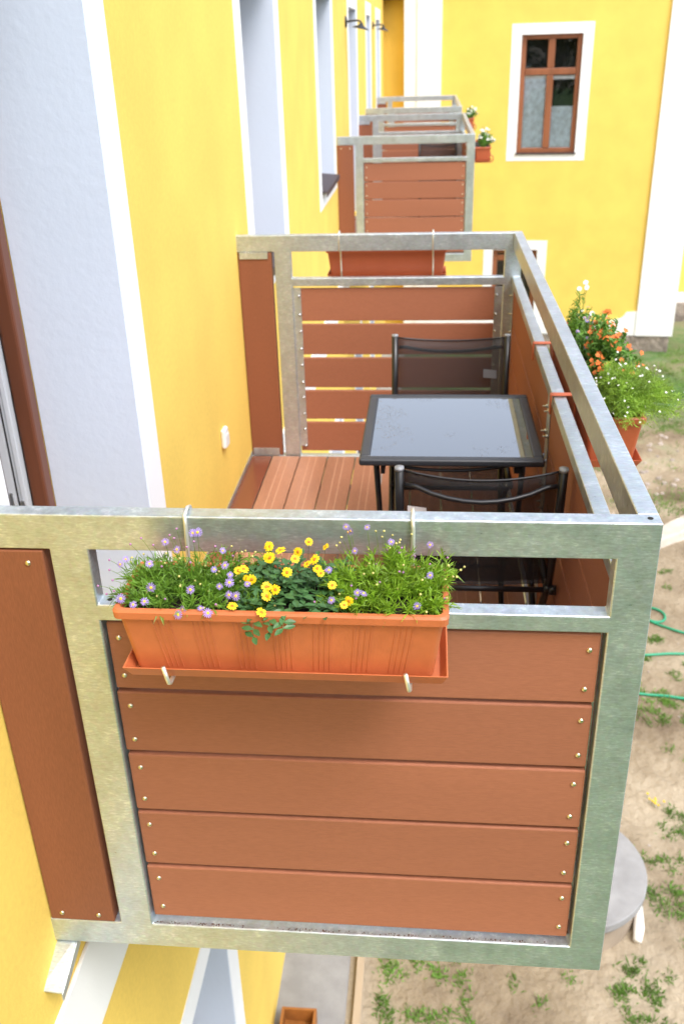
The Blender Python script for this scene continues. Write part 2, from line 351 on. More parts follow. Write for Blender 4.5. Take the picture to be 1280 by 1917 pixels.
mb = MB().box(FX, FX+.012, -8, 17.1, -.465, -.175); mb.build('string_course', M['white'], house, bevel=.003)
TW = .155
def opening_trim(y0, y1, z0, z1, kind):
    t = MB(); X0, X1 = FX, FX+.004
    t.box(X0, X1, y0-TW, y0, z0-(TW*.8 if kind == 'win' else 0), z1+TW); t.box(X0, X1, y1, y1+TW, z0-(TW*.8 if kind == 'win' else 0), z1+TW)
    t.box(X0, X1, y0, y1, z1, z1+TW)
    if kind == 'win': t.box(X0, X1, y0, y1, z0-TW*.8, z0)
    t.build('trim', M['white'], house)
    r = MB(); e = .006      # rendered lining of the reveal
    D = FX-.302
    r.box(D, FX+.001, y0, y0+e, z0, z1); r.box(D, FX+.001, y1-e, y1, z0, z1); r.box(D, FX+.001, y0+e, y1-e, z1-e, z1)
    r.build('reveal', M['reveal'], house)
def window_unit(y0, y1, z0, z1, kind, par):
    x1 = FX-.24; x0 = x1-.06; f = MB(); w_ = .07
    y0 += .006; y1 -= .006; z1 -= .006
    f.box(x0, x1, y0, y0+w_, z0, z1); f.box(x0, x1, y1-w_, y1, z0, z1); f.box(x0, x1, y0+w_, y1-w_, z1-w_, z1); f.box(x0, x1, y0+w_, y1-w_, z0, z0+w_)
    ym = (y0+y1)/2; zt = z0+(z1-z0)*.68
    f.box(x0, x1, y0+w_, y1-w_, zt-.035, zt+.035); f.box(x0, x1, ym-.04, ym+.04, z0+w_, zt-.035); f.box(x0, x1, ym-.04, ym+.04, zt+.035, z1-w_)
    fr = f.build('door' if kind == 'door' else 'window', M['wood'], par, bevel=.004)
    MB().box(x0+.02, x0+.03, y0+w_-.004, y1-w_+.004, z0+w_-.004, z1-w_+.004).build('pane', M['pane'], fr)
    MB().box(x0-.08, x0-.07, y0-.1, y1+.1, z0-.1, zt-.1).build('curtain', M['curtain'], fr)
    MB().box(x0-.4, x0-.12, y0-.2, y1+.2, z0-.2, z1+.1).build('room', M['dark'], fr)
    if kind == 'win':
        MB().hexa([(x1, y0, z0+.001), (FX+.042, y0, z0+.001), (FX+.042, y1, z0+.001), (x1, y1, z0+.001),
                   (x1, y0, z0+.034), (FX+.042, y0, z0+.012), (FX+.042, y1, z0+.012), (x1, y1, z0+.034)]).box(FX+.042, FX+.045, y0-.01, y1+.01, z0-.03, z0+.011).build('sill', M['sill'], fr)
for i, (a0, a1, b0, b1, k) in enumerate(UP+DN):
    opening_trim(a0, a1, b0, b1, k)
    if i > 0: window_unit(a0, a1, b0, b1, k, house)
# near balcony door, standing open inwards: far jamb of the frame
y0, y1, z0, z1 = .216, 1.104, .06, 2.744
d = MB(); w_ = .055
d.box(-.366, -.314, y1-w_, y1, z0, z1); d.box(-.366, -.314, y0, y0+w_, z0, z1); d.box(-.366, -.314, y0+w_, y1-w_, z1-w_, z1)
dr = d.build('door', M['wood'], house, bevel=.008)
d = MB(); d.box(-.410, -.369, y1-.048, y1, z0, z1).box(-.446, -.420, y1-.042, y1, z0, z1).box(-.398, -.382, y1-.054, y1-.048, z0, z1)
d.box(-.446, -.369, y0, y0+.045, z0, z1).box(-.446, -.369, y0+.05, y1-.05, z1-.048, z1); d.build('frame', M['pvc'], dr, bevel=.002)
MB().box(-.420, -.410, y1-.036, y1, z0, z1).box(-.3685, -.3665, y1-.05, y1, z0, z1).build('seal', M['rubber'], dr)
MB().box(-.475, -.449, y1-.052, y1, z0, z1).build('leaf', M['wood'], dr, bevel=.003)
MB().box(-.402, -.390, y1-.060, y1-.054, .56, .66).box(-.438, -.430, y1-.049, y1-.042, .58, .68).build('hinge', M['steel'], dr, bevel=.001)
MB().box(-.45, FX, y0, y1, .03, z0-.001).build('threshold', M['sill'], dr)
r = MB(); r.box(-2.5, -.476, 1.12, 1.2, .0, 3.0).box(-2.5, -.476, -.6, -.5, 0, 3.0).box(-2.6, -2.5, -.5, 1.12, 0, 3.0).box(-2.5, -.476, -.5, 1.12, 2.92, 3.0).box(-2.5, -.476, -.5, 1.12, -.02, .03)
r.build('room', M['white'], dr)
MB().box(FX-1.2, FX+.04, -8, 18.2, 3.72, 3.86).hexa([(FX-4, -8, 5.6), (FX+.06, -8, 3.86), (FX+.06, 18.2, 3.86), (FX-4, 18.2, 5.6), (FX-4, -8, 5.75), (FX+.06, -8, 3.99), (FX+.06, 18.2, 3.99), (FX-4, 18.2, 5.75)]).build('roof', M['roof'], house)

# ------------------------------------------------------------ far wing (slightly turned)
WA = -radians(5.0)
wing = thing('yellow_wing', 'yellow wing with white pilasters and a brown window closing the view', 'building', (0, 17.2, ZG), None, WA)
def wbuild(mb_, name, m_, par=None, **k):     # local coords: u along wall, v depth, z world
    o = mb_.build(name, m_, None, **k)
    for v_ in o.data.vertices: v_.co.z -= ZG
    o.parent = par or wing; return o
WO = [(2.43, 3.49, .05, 2.0), (2.09, 2.94, -3.3, -1.68)]
mb = MB()
cuts = [.60, 2.09, 2.43, 2.94, 3.49, 5.55]
for a0, b0 in zip(cuts, cuts[1:]):
    o = sorted([q for q in WO if q[0] <= a0+1e-6 and q[1] >= b0-1e-6], key=lambda q: q[2]); z = ZG-.5
    for q in o:
        if q[2] > z: mb.box(a0, b0, 0, .5, z, q[2])
        z = q[3]
    mb.box(a0, b0, 0, .5, z, 3.3)
mb.box(5.05, 5.55, .5, 5, ZG-.5, 3.3)
wbuild(mb, 'wall', M['yellow'])
wbuild(MB().box(.37, .598, -.02, 2.0, ZG-.5, 3.3).box(.604, 1.04, -.045, 0, ZG-.5, 3.3).box(.598, .604, -.01, .2, ZG-.5, 3.3), 'pilaster', M['white'], bevel=.01)
wbuild(MB().box(4.90, 5.60, -.05, 0, -3.31, 3.3).box(5.55, 5.60, 0, 5, -3.31, 3.3), 'pilaster', M['white'])
# scalloped white base coat
prof = [(1.04, -3.05), (3.6, -3.06), (4.1, -3.07), (4.35, -3.045), (4.45, -3.02), (4.60, -2.98), (4.66, -2.93), (4.70, -2.86), (4.80, -2.855), (4.85, -2.84), (4.90, -2.84)]
mb = MB()
for (u0, za), (u1, zb) in zip(prof, prof[1:]):
    mb.hexa([(u0, -.03, -3.31), (u1, -.03, -3.31), (u1, 0, -3.31), (u0, 0, -3.31), (u0, -.03, za), (u1, -.03, zb), (u1, 0, zb), (u0, 0, za)])
wbuild(mb, 'base_coat', M['white'])
wbuild(MB().box(.37, 5.55, -.03, .3, ZG-.6, -3.312).box(5.3, 5.57, .3, 5, ZG-.6, -3.312), 'stone_plinth', M['stone'], bevel=.02)
wbuild(MB().box(-.3, .37, .35, .55, ZG-.5, 3.3), 'recess_wall', M['yellow'])
wbuild(MB().box(-.05, .37, -.03, .35, 2.62, 3.3), 'lintel', M['sill'])
for k, (u0, u1, a0, b0) in enumerate(WO):
    t = MB(); s_ = .17; e = -.006
    t.box(u0-s_, u0, e, 0, a0-(.13 if k == 0 else 0), b0+s_).box(u1, u1+s_, e, 0, a0-(.13 if k == 0 else 0), b0+s_).box(u0, u1, e, 0, b0, b0+s_)
    if k == 0: t.box(u0, u1, e, 0, a0-.13, a0)
    t.box(u0, u0+.006, e-.001, .2, a0, b0).box(u1-.006, u1, e-.001, .2, a0, b0).box(u0+.006, u1-.006, e-.001, .2, b0-.006, b0)
    wbuild(t, 'trim', M['white'])
    u0 += .007; u1 -= .007; b1 = b0-.007; w_ = .085
    zt = a0+(b1-a0)*(.695 if k == 0 else .9); um = (u0+u1)/2
    f = MB().box(u0, u0+w_, .07, .14, a0, b1).box(u1-w_, u1, .07, .14, a0, b1).box(u0+w_, u1-w_, .07, .14, b1-w_*.9, b1).box(u0+w_, u1-w_, .07, .14, a0, a0+w_)
    f.box(u0+w_, u1-w_, .055, .14, zt-.055, zt+.055).box(um-.06, um+.06, .06, .14, a0+w_, zt-.055).box(um-.06, um+.06, .06, .14, zt+.055, b1-w_*.9)
    fr = wbuild(f, 'window' if k == 0 else 'door', M['wood2'], bevel=.012)
    wbuild(MB().box(u0+w_-.01, u1-w_+.01, .105, .112, a0+w_-.01, b1-w_*.9+.01), 'pane', M['pane'], fr)
    if k == 0:
        wbuild(MB().box(u0+w_, um-.055, .118, .124, a0+.05, zt-.11).box(um+.055, u1-w_, .118, .124, a0+.05, a0+.78), 'curtain', M['curtain'], fr)
        wbuild(MB().box(u0+w_, um-.055, .116, .124, zt-.109, zt-.056).box(um+.055, u1-w_, .118, .124, zt-.13, zt-.07), 'blind', M['whitepl'], fr)
        wbuild(MB().box(u0-.02, u1+.02, -.03, .07, a0-.02, a0+.004), 'sill', M['sill'], fr)
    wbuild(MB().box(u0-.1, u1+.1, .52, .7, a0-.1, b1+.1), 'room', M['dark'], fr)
wbuild(MB().hexa([(-.6, -.25, 3.3), (5.8, -.25, 3.3), (5.8, 4.5, 5.6), (-.6, 4.5, 5.6), (-.6, -.25, 3.45), (5.8, -.25, 3.45), (5.8, 4.5, 5.75), (-.6, 4.5, 5.75)]), 'roof', M['roof'])
# further building behind, right edge
back = thing('yellow_outbuilding', 'further yellow building behind the right pilaster with white band and stone footing', 'building', (8, 19.2, ZG))
MB().box(5.62, 12, 19, 23, -3.01, 3.0).build('wall', M['yellow'], back)
MB().box(5.62, 12, 18.98, 23, -3.22, -3.01).build('band', M['white'], back)
MB().box(5.62, 12, 18.95, 23, ZG-.5, -3.22).build('stone_footing', M['stone'], back, bevel=.03)
MB().hexa([(5.3, 18.6, 3), (12.4, 18.6, 3), (12.4, 23, 5), (5.3, 23, 5), (5.3, 18.6, 3.15), (12.4, 18.6, 3.15), (12.4, 23, 5.15), (5.3, 23, 5.15)]).build('roof', M['roof'], back)

# ------------------------------------------------------------ balconies
W = 1.268; H = 1.15; T = .038
PL0, PL1, PR = .158, .234, 1.194
ZT, ZM1, ZM0, ZB = 1.077, .957, .9205, .0745
BT = [(.752, .911), (.590, .743), (.4255, .580), (.263, .4165), (.094, .2525)]
def screw_mesh():
    s = MB(); s.lathe([(.0006, -.0042), (.0030, -.0038), (.0052, -.0022), (.0058, 0), (.0058, .002)], (0, 0, 0), 'y', 14)
    me = s.build('screw', M['screw'], smooth=True); d_ = me.data; bpy.data.objects.remove(me); return d_
def bolt_mesh():
    s = MB(); s.lathe([(.0022, -.016), (.0026, -.0155), (.0026, -.006), (.0062, -.0055), (.0064, -.001), (.0064, 0)], (0, 0, 0), 'y', 10)
    me = s.build('bolt', M['steel'], smooth=True); d_ = me.data; bpy.data.objects.remove(me); return d_
SCR, BLT = screw_mesh(), bolt_mesh()
def put(name, me, par, p, rz=0):
    o = bpy.data.objects.new(name, me); COL.objects.link(o)
    q = par; off = Vector((0, 0, 0))
    while q is not None: off += Vector(q.location); q = q.parent
    o.location = Vector(p)-off; o.rotation_euler[2] = rz; o.parent = par
def welded(mb_, ya, yb, rects):
    """flat frame of tubes ground flush at the joints: union of rectangles in x-z, extruded from ya to yb"""
    X_ = sorted({q for r in rects for q in r[:2]}); Z_ = sorted({q for r in rects for q in r[2:]})
    fl = lambda i, k: 0 <= i < len(X_)-1 and 0 <= k < len(Z_)-1 and any(r[0] <= (X_[i]+X_[i+1])/2 <= r[1] and r[2] <= (Z_[k]+Z_[k+1])/2 <= r[3] for r in rects)
    D = {}
    def v(i, y, k):
        key = (i, y, k)
        if key not in D: D[key] = len(mb_.v); mb_.v.append((X_[i], y, Z_[k]))
        return D[key]
    for i in range(len(X_)-1):
        for k in range(len(Z_)-1):
            if not fl(i, k): continue
            mb_.face((v(i, ya, k), v(i+1, ya, k), v(i+1, ya, k+1), v(i, ya, k+1)))
            mb_.face((v(i, yb, k), v(i, yb, k+1), v(i+1, yb, k+1), v(i+1, yb, k)))
            if not fl(i-1, k): mb_.face((v(i, ya, k), v(i, ya, k+1), v(i, yb, k+1), v(i, yb, k)))
            if not fl(i+1, k): mb_.face((v(i+1, ya, k), v(i+1, yb, k), v(i+1, yb, k+1), v(i+1, ya, k+1)))
            if not fl(i, k-1): mb_.face((v(i, ya, k), v(i, yb, k), v(i+1, yb, k), v(i+1, ya, k)))
            if not fl(i, k+1): mb_.face((v(i, ya, k+1), v(i+1, ya, k+1), v(i+1, yb, k+1), v(i, yb, k+1)))
def balcony(Y, L, label):
    b = thing('balcony', label, 'balcony', (.63, Y+L/2, 0), 'balconies along the yellow facade')
    def end_frame(ya, yb):
        f = MB()
        welded(f, ya, yb, [(FX-.01, W, ZT, H), (PL0, PL1, ZB, ZT), (PR, W, 0, ZT), (PL1, PR, ZM0, ZM1), (FX-.01, PR, 0, ZB)])
        f.build('railing_frame', M['galv'], b, bevel=.0035, seg=3)
    end_frame(Y, Y+T); end_frame(Y+L-T, Y+L)
    f = MB(); ya, yb = Y+T, Y+L-T
    f.box(W-T, W, ya, yb, ZT, H).box(W-T, W, ya, yb, ZM0, ZM1).box(W-T, W, ya, yb, 0, ZB)
    f.build('railing_frame', M['galvy'], b, bevel=.0035, seg=3)
    wb = MB()
    def bead(a, b_):
        n = 14; a, b_ = Vector(a), Vector(b_)
        wb.tube([a.lerp(b_, i/n) for i in range(n+1)], [.0022+.0007*sin(i*2.4)+random.uniform(0, .0005) for i in range(n+1)], 6)
    for yy in (Y+T, Y+L-T):
        for (za, zb) in ((ZM0, ZM0), (ZM1, ZM1), (ZB, ZB)): bead((W-T+.003, yy, za), (W-.003, yy, zb))
    for x_ in (PL1, PR):
        bead((x_, Y+.004, ZM1), (x_, Y+T-.004, ZM1)); bead((x_, Y+.004, ZB), (x_, Y+T-.004, ZB))
    wb.build('weld_bead', M['galv'], b, smooth=True)
    # end panels
    for far in (0, 1):
        ysf = (lambda d_: Y+L-d_) if far else (lambda d_: Y+d_)
        for k, (za, zb) in enumerate(BT):
            dx = random.uniform(-.001, .001)
            y_a, y_b = sorted((ysf(.010), ysf(.026 if far else .032)))
            if far: za += .003; zb -= .003
            o = MB().box(.2385+dx, 1.1865+dx, y_a, y_b, za, zb).build('panel_board', M['board'], b, bevel=.0035)
            hgt = zb-za
            for x in (.262, 1.166):
                for q in (.16, .73):
                    zz = zb-hgt*q-.01
                    put('screw', SCR, o, (x+random.uniform(-.002, .002), ysf(.010), zz), pi if far else 0)
                    put('bolt', BLT, o, (x, ysf(.0305 if far else .0365), zz), 0 if far else pi)
        o = MB().box(FX+.003, .144, *sorted((ysf(0), ysf(.037))), ZB+.001, ZT-.004).build('infill_board', M['vboard'], b, bevel=.0025)
        for (x, z) in ((.028, 1.047), (.112, 1.047), (.02, .098), (.108, .096)):
            put('screw', SCR, o, (x, ysf(0), z), pi if far else 0)
        MB().box(FX+.01, .128, *sorted((ysf(.0375), ysf(.042))), 1.046, ZT-.0005).box(FX+.01, .128, *sorted((ysf(.0375), ysf(.042))), ZB+.0005, .115).build('bracket', M['galvh'], b, bevel=.001)
        for xa in (.2345, 1.157):
            MB().box(xa, xa+.036, *sorted((ysf(.0265 if far else .0325), ysf(.0302 if far else .0362))), .125, .912).build('fixing_strip', M['galv'], b, bevel=.0008)
    # long side panel
    ym = Y+1.30
    for k, (za, zb) in enumerate(BT):
        for (ca, cb) in ((Y+T+.006, ym-.002), (ym+.002, Y+L-T-.006)):
            o = MB().box(W-.030, W-.008, ca, cb, za, zb).build('panel_board', M['boardy'], b, bevel=.003)
            for yy in (ca+.022, cb-.022):
                for q in (.2, .72): put('bolt', BLT, o, (W-.0345, yy, zb-(zb-za)*q), pi/2 if 0 else -pi/2)
    for yy in (Y+T+.004, ym-.032, Y+L-T-.040):
        MB().box(W-.0342, W-.0305, yy, yy+.064 if abs(yy-ym+.032) < .01 else yy+.036, .125, .912).build('fixing_strip', M['galv'], b, bevel=.0008)
    # deck
    x = FX+.004; i = 0
    edges = [.092, .231, .370, .509, .648, .787, .926, 1.065, W-T-.004]
    for e in edges:
        xa, xb = x, e-.003
        o = MB().box(xa, xb, Y+T+.003, Y+L-T-.012, .052, .077).build('deck_board', M['deckwet'] if i == 0 else M['deck'], b, bevel=.002)
        gr = MB()
        for fr_ in (.36, .60):
            if xb-xa > .12: gr.box(xa+(xb-xa)*fr_, xa+(xb-xa)*fr_+.0028, Y+T+.004, Y+L-T-.013, .0765, .07725)
        if gr.v: gr.build('groove', M['groove'], o)
        x = e+.003; i += 1
    s = MB()
    for yy in (Y+.35, Y+L/2, Y+L-.4): s.box(FX-.02, W-T-.001, yy, yy+.08, -.02, .050)
    s.build('joist', M['galvh'], b)
    MB().box(FX+.0005, FX+.0035, Y+T+.003, Y+L-T-.003, .078, .10).build('wall_angle', M['galvy'], b)
    # torn steel angle sticking out of the wall below the front rail
    br = MB()
    br.hexa([(FX-.01, Y-.10, -.050), (.030, Y-.10, -.056), (.034, Y+.02, -.010), (FX-.01, Y+.02, -.004), (FX-.01, Y-.10, -.046), (.030, Y-.10, -.052), (.034, Y+.02, -.003), (FX-.01, Y+.02, -.001)])
    br.hexa([(.030, Y-.103, -.075), (.034, Y-.103, -.075), (.038, Y+.02, -.03), (.034, Y+.02, -.03), (.030, Y-.103, -.052), (.034, Y-.103, -.052), (.038, Y+.02, -.003), (.034, Y+.02, -.003)])
    br.build('wall_anchor', M['galvy'], b, bevel=.001)
    h = MB().lathe([(.0052, 0), (.0052, .0006)], (1.249, Y+.020, H), 'z', 16).lathe([(.005, 0), (.005, .0006)], (.252, Y+.020, ZM1), 'z', 16)
    h.build('drain_hole', M['hole'], b)
    return b
balcony(0, 2.824, 'nearest balcony, filling the foreground with its terracotta board end panel')
balcony(7.775, 2.93, 'middle balcony, its slatted end panel seen beyond the far rail of the nearest one')
balcony(11.995, 3.01, 'farthest balcony, last of the three, in front of the white pilaster')
# grit on the front bottom rail
mb = MB()
for i in range(420):
    c = random.random(); x = .24+.94*random.random()
    if noise.noise(Vector((x*9, 0, 0))) + random.uniform(-.3, .3) < -.02: continue
    y = .0095-random.random()**2*.006; s = random.uniform(.0005, .0019)
    mb.lathe([(s*.3, 0), (s, s*.3), (s*.7, s), (s*.1, s*1.2)], (x, y, ZB-.0005), 'z', 5)
struct(mb.build('grit', M['rust']), 'stuff')
# ------------------------------------------------------------ table and chairs
def arc(p0, p1, sag, n=10):
    p0, p1, sag = Vector(p0), Vector(p1), Vector(sag)
    return [p0.lerp(p1, i/n) + sag*(4*(i/n)*(1-i/n)) for i in range(n+1)]
def table(Y, label):
    x0, x1, y0_, y1_ = .655, 1.209, Y+1.10, Y+1.692; z = .788
    t = thing('bistro_table', label, 'table', ((x0+x1)/2, (y0_+y1_)/2, .077), 'bistro tables on the balconies')
    f = MB(); w_ = .034
    f.box(x0, x1, y0_, y0_+w_, z-.022, z).box(x0, x1, y1_-w_, y1_, z-.022, z).box(x0, x0+w_, y0_+w_, y1_-w_, z-.022, z).box(x1-w_, x1, y0_+w_, y1_-w_, z-.022, z)
    f.build('rim', M['tframe'], t, bevel=.007, seg=3)
    MB().box(x0+w_-.002, x1-w_+.002, y0_+w_-.002, y1_-w_+.002, z-.012, z-.0035).build('tabletop', M['tglass'], t)
    r = .0095
    for x in (x0+.05, x1-.06):
        o = MB().tube([(x, y0_+.05, z-.022), (x+.006, y0_+.18, .45), (x+.006, y1_-.03, .087)], r, 8).build('leg', M['black'], t, smooth=True)
    for x in (x0+.082, x1-.092):
        o = MB().tube([(x, y1_-.05, z-.022), (x, y1_-.20, .45), (x, y0_+.03, .087)], r, 8).build('leg', M['black'], t, smooth=True)
    for ps, rr in ((arc((x0+.08, y0_+.03, z-.025), (x1-.09, y0_+.03, z-.025), (0, 0, -.022)), .0055), ([(x0+.05, y1_-.06, .12), (x1-.05, y1_-.06, .12)], .008), ([(x0+.08, y0_+.06, .12), (x1-.08, y0_+.06, .12)], .008)): MB().tube(ps, rr, 8).build('stretcher', M['black'], t, smooth=True)
    MB().box(x0+.065, x0+.078, y0_+.02, y0_+.08, z-.055, z-.022).box(x1-.088, x1-.068, y0_+.02, y0_+.10, z-.05, z-.022).build('hinge_plate', M['black'], t)
    return t
def chair(px, py, s, label, tags, rz):
    """folding mesh chair; back towards -y in local space, s flips it"""
    c = thing('folding_chair', label, 'chair', (px, py, .077), 'black mesh folding chairs')
    hw = .2125
    L_ = lambda x, y, z: (px+x*s, py+y*s, z)
    zt, zs = .905, .500
    back = []
    for sx in (-1, 1):
        x = sx*hw
        p = [L_(x, -.085, zt), L_(x, -.06, .72), L_(x*.985, .0, zs+.01), L_(x*.97, .30, .087)]
        MB().tube([p[0], p[1], p[2], p[3]], [.0125, .0125, .0115, .0105], 10).build('leg', M['black'], c, smooth=True)
        MB().tube([L_(x*.90, .40, zs-.005), L_(x*.92, .18, .30), L_(x*.94, -.05, .087)], .0105, 10).build('leg', M['black'], c, smooth=True)
        MB().tube([L_(x, -.0855, zt-.002), L_(x, -.086, zt+.007)], .0128, 12).build('end_cap', M['cap'], c, smooth=True)
        MB().tube([L_(x*.97, -.015, zs), L_(x*.97, .42, zs+.012)], .0105, 10).build('seat_rail', M['black'], c, smooth=True)
    # sling back: curved cloth between the uprights
    for nm, ptsf, n in (('backrest', lambda v_: (-.083+.065*v_, zt-.004-.36*v_), 8), ('seat', lambda v_: (.01+.40*v_, zs+.010+.008*v_-.012*4*v_*(1-v_)), 8)):
        g_ = MB(); N = 12
        for j in range(n+1):
            v_ = j/n; yy, zz = ptsf(v_)
            for i in range(N+1):
                u = i/N*2-1; sag = (1-u*u)
                if nm == 'backrest': q = L_(u*(hw-.012), yy-.022*sag, zz-.012*sag*(1-v_)*1.5)
                else: q = L_(u*(hw-.012), yy, zz-.010*sag)
                g_.v.append(q)
        for j in range(n):
            for i in range(N): a_ = j*(N+1)+i; g_.face((a_, a_+1, a_+N+2, a_+N+1))
        o = g_.build(nm, M['fabric'], c, smooth=True)
        sm = o.modifiers.new('thickness', 'SOLIDIFY'); sm.thickness = .0012
        top = [Vector(g_.v[i]) for i in range(N+1)]
        if nm == 'backrest': MB().tube(top, .0032, 6).build('hem', M['black'], o, smooth=True)
    MB().tube([L_(-hw*.93, -.088, .862), L_(-hw*.80, -.094, .860)]+[L_(hw*u, -.094-.035*(1-(u/.8)**2), .858-.026*(1-(u/.8)**2)) for u in (-.6, -.4, -.2, 0, .2, .4, .6)]+[L_(hw*.80, -.094, .860), L_(hw*.93, -.088, .862)], .0068, 10).build('back_bar', M['black'], c, smooth=True)
    for (k_, yy, zz) in ((.98, -.005, zs-.004), (.95, .41, zs), (.9, .25, .15), (.9, .0, .15)):
        MB().tube([L_(-hw*k_, yy, zz), L_(hw*k_, yy, zz)], .0088, 10).build('crossbar', M['black'], c, smooth=True)
    for sg in (-1, 1):
        MB().lathe([(.004, -.012), (.015, -.010), (.015, .010), (.004, .012)], L_(sg*hw*1.04, -.005, zs-.004), 'x', 12).build('pivot', M['black'], c, smooth=True)
    for (u, yy, zz, ww, hh, m_) in tags:
        a_ = L_(u, yy, zz); sg = s
        MB().hexa([(a_[0], a_[1]-.001, zz), (a_[0]+ww, a_[1]-.001, zz-.004), (a_[0]+ww, a_[1], zz-.004), (a_[0], a_[1], zz), (a_[0], a_[1]-.001, zz+hh), (a_[0]+ww, a_[1]-.001, zz+hh-.006), (a_[0]+ww, a_[1], zz+hh-.006), (a_[0], a_[1], zz+hh)]).build('label_tag', M[m_], c)
    return c
table(0, 'square bistro table with glossy black top between two mesh chairs')
chair(1.0, .855, 1, 'black mesh folding chair with curved back bar, between the front rail and the table', [(-.19, -.088, .765, .05, .035, 'label')], 0)
chair(.945, 1.93, -1, 'black mesh folding chair beyond the table, only its backrest showing', [(-.125, -.045, .755, .05, .034, 'greytag')], pi)
chair(.945, 10.0, -1, 'black mesh folding chair glimpsed through the end panel of the middle balcony', [], pi)

# ------------------------------------------------------------ planters
def rot_pt(p, c, quarter):
    return p
class XF:            # local planter frame: u along its length, v away from the railing, z up
    def __init__(s, o, du, dv): s.o, s.du, s.dv = Vector(o), Vector(du), Vector(dv)
    def __call__(s, u, v, z): p = s.o + s.du*u + s.dv*v; return (p.x, p.y, s.o.z+z)
def taper_shell(mb_, X, u0, u1, v0, v1, z0, z1, tin, th=.003, lip=.0):
    def ring(u0, u1, v0, v1, z, r=.012, n=4):
        P = []
        for (cu, cv, a0) in ((u1-r, v1-r, 0), (u0+r, v1-r, 90), (u0+r, v0+r, 180), (u1-r, v0+r, 270)):
            for k in range(n+1):
                a_ = radians(a0+90*k/n); P.append(X(cu+r*cos(a_), cv+r*sin(a_), z))
        return P
    rings = []
    b = (u0+tin, u1-tin, v0+tin*.7, v1-tin)
    rings.append(ring(*b, z0))
    zl = z1-.016
    rings.append(ring(u0+.007+lip, u1-.007-lip, v0+.007, v1-.007-lip, zl))
    rings.append(ring(u0, u1, v0, v1, zl-.001)); rings.append(ring(u0-.0008, u1+.0008, v0, v1+.0008, z1-.004)); rings.append(ring(u0+.002, u1-.002, v0+.002, v1-.002, z1))
    rings.append(ring(u0+.009, u1-.009, v0+.009, v1-.009, z1)); rings.append(ring(u0+.011, u1-.011, v0+.011, v1-.011, z1-.004))
    rings.append(ring(b[0]+.004, b[1]-.004, b[2]+.004, b[3]-.004, z0+.004))
    base = len(mb_.v); n = len(rings[0])
    for r_ in rings: mb_.v += r_
    for k in range(len(rings)-1):
        for j in range(n): a_ = base+k*n+j; b_ = base+k*n+(j+1) % n; mb_.face((a_, b_, b_+n, a_+n))
    mb_.face([base+j for j in range(n)][::-1]); mb_.face([base+(len(rings)-1)*n+j for j in range(n)])
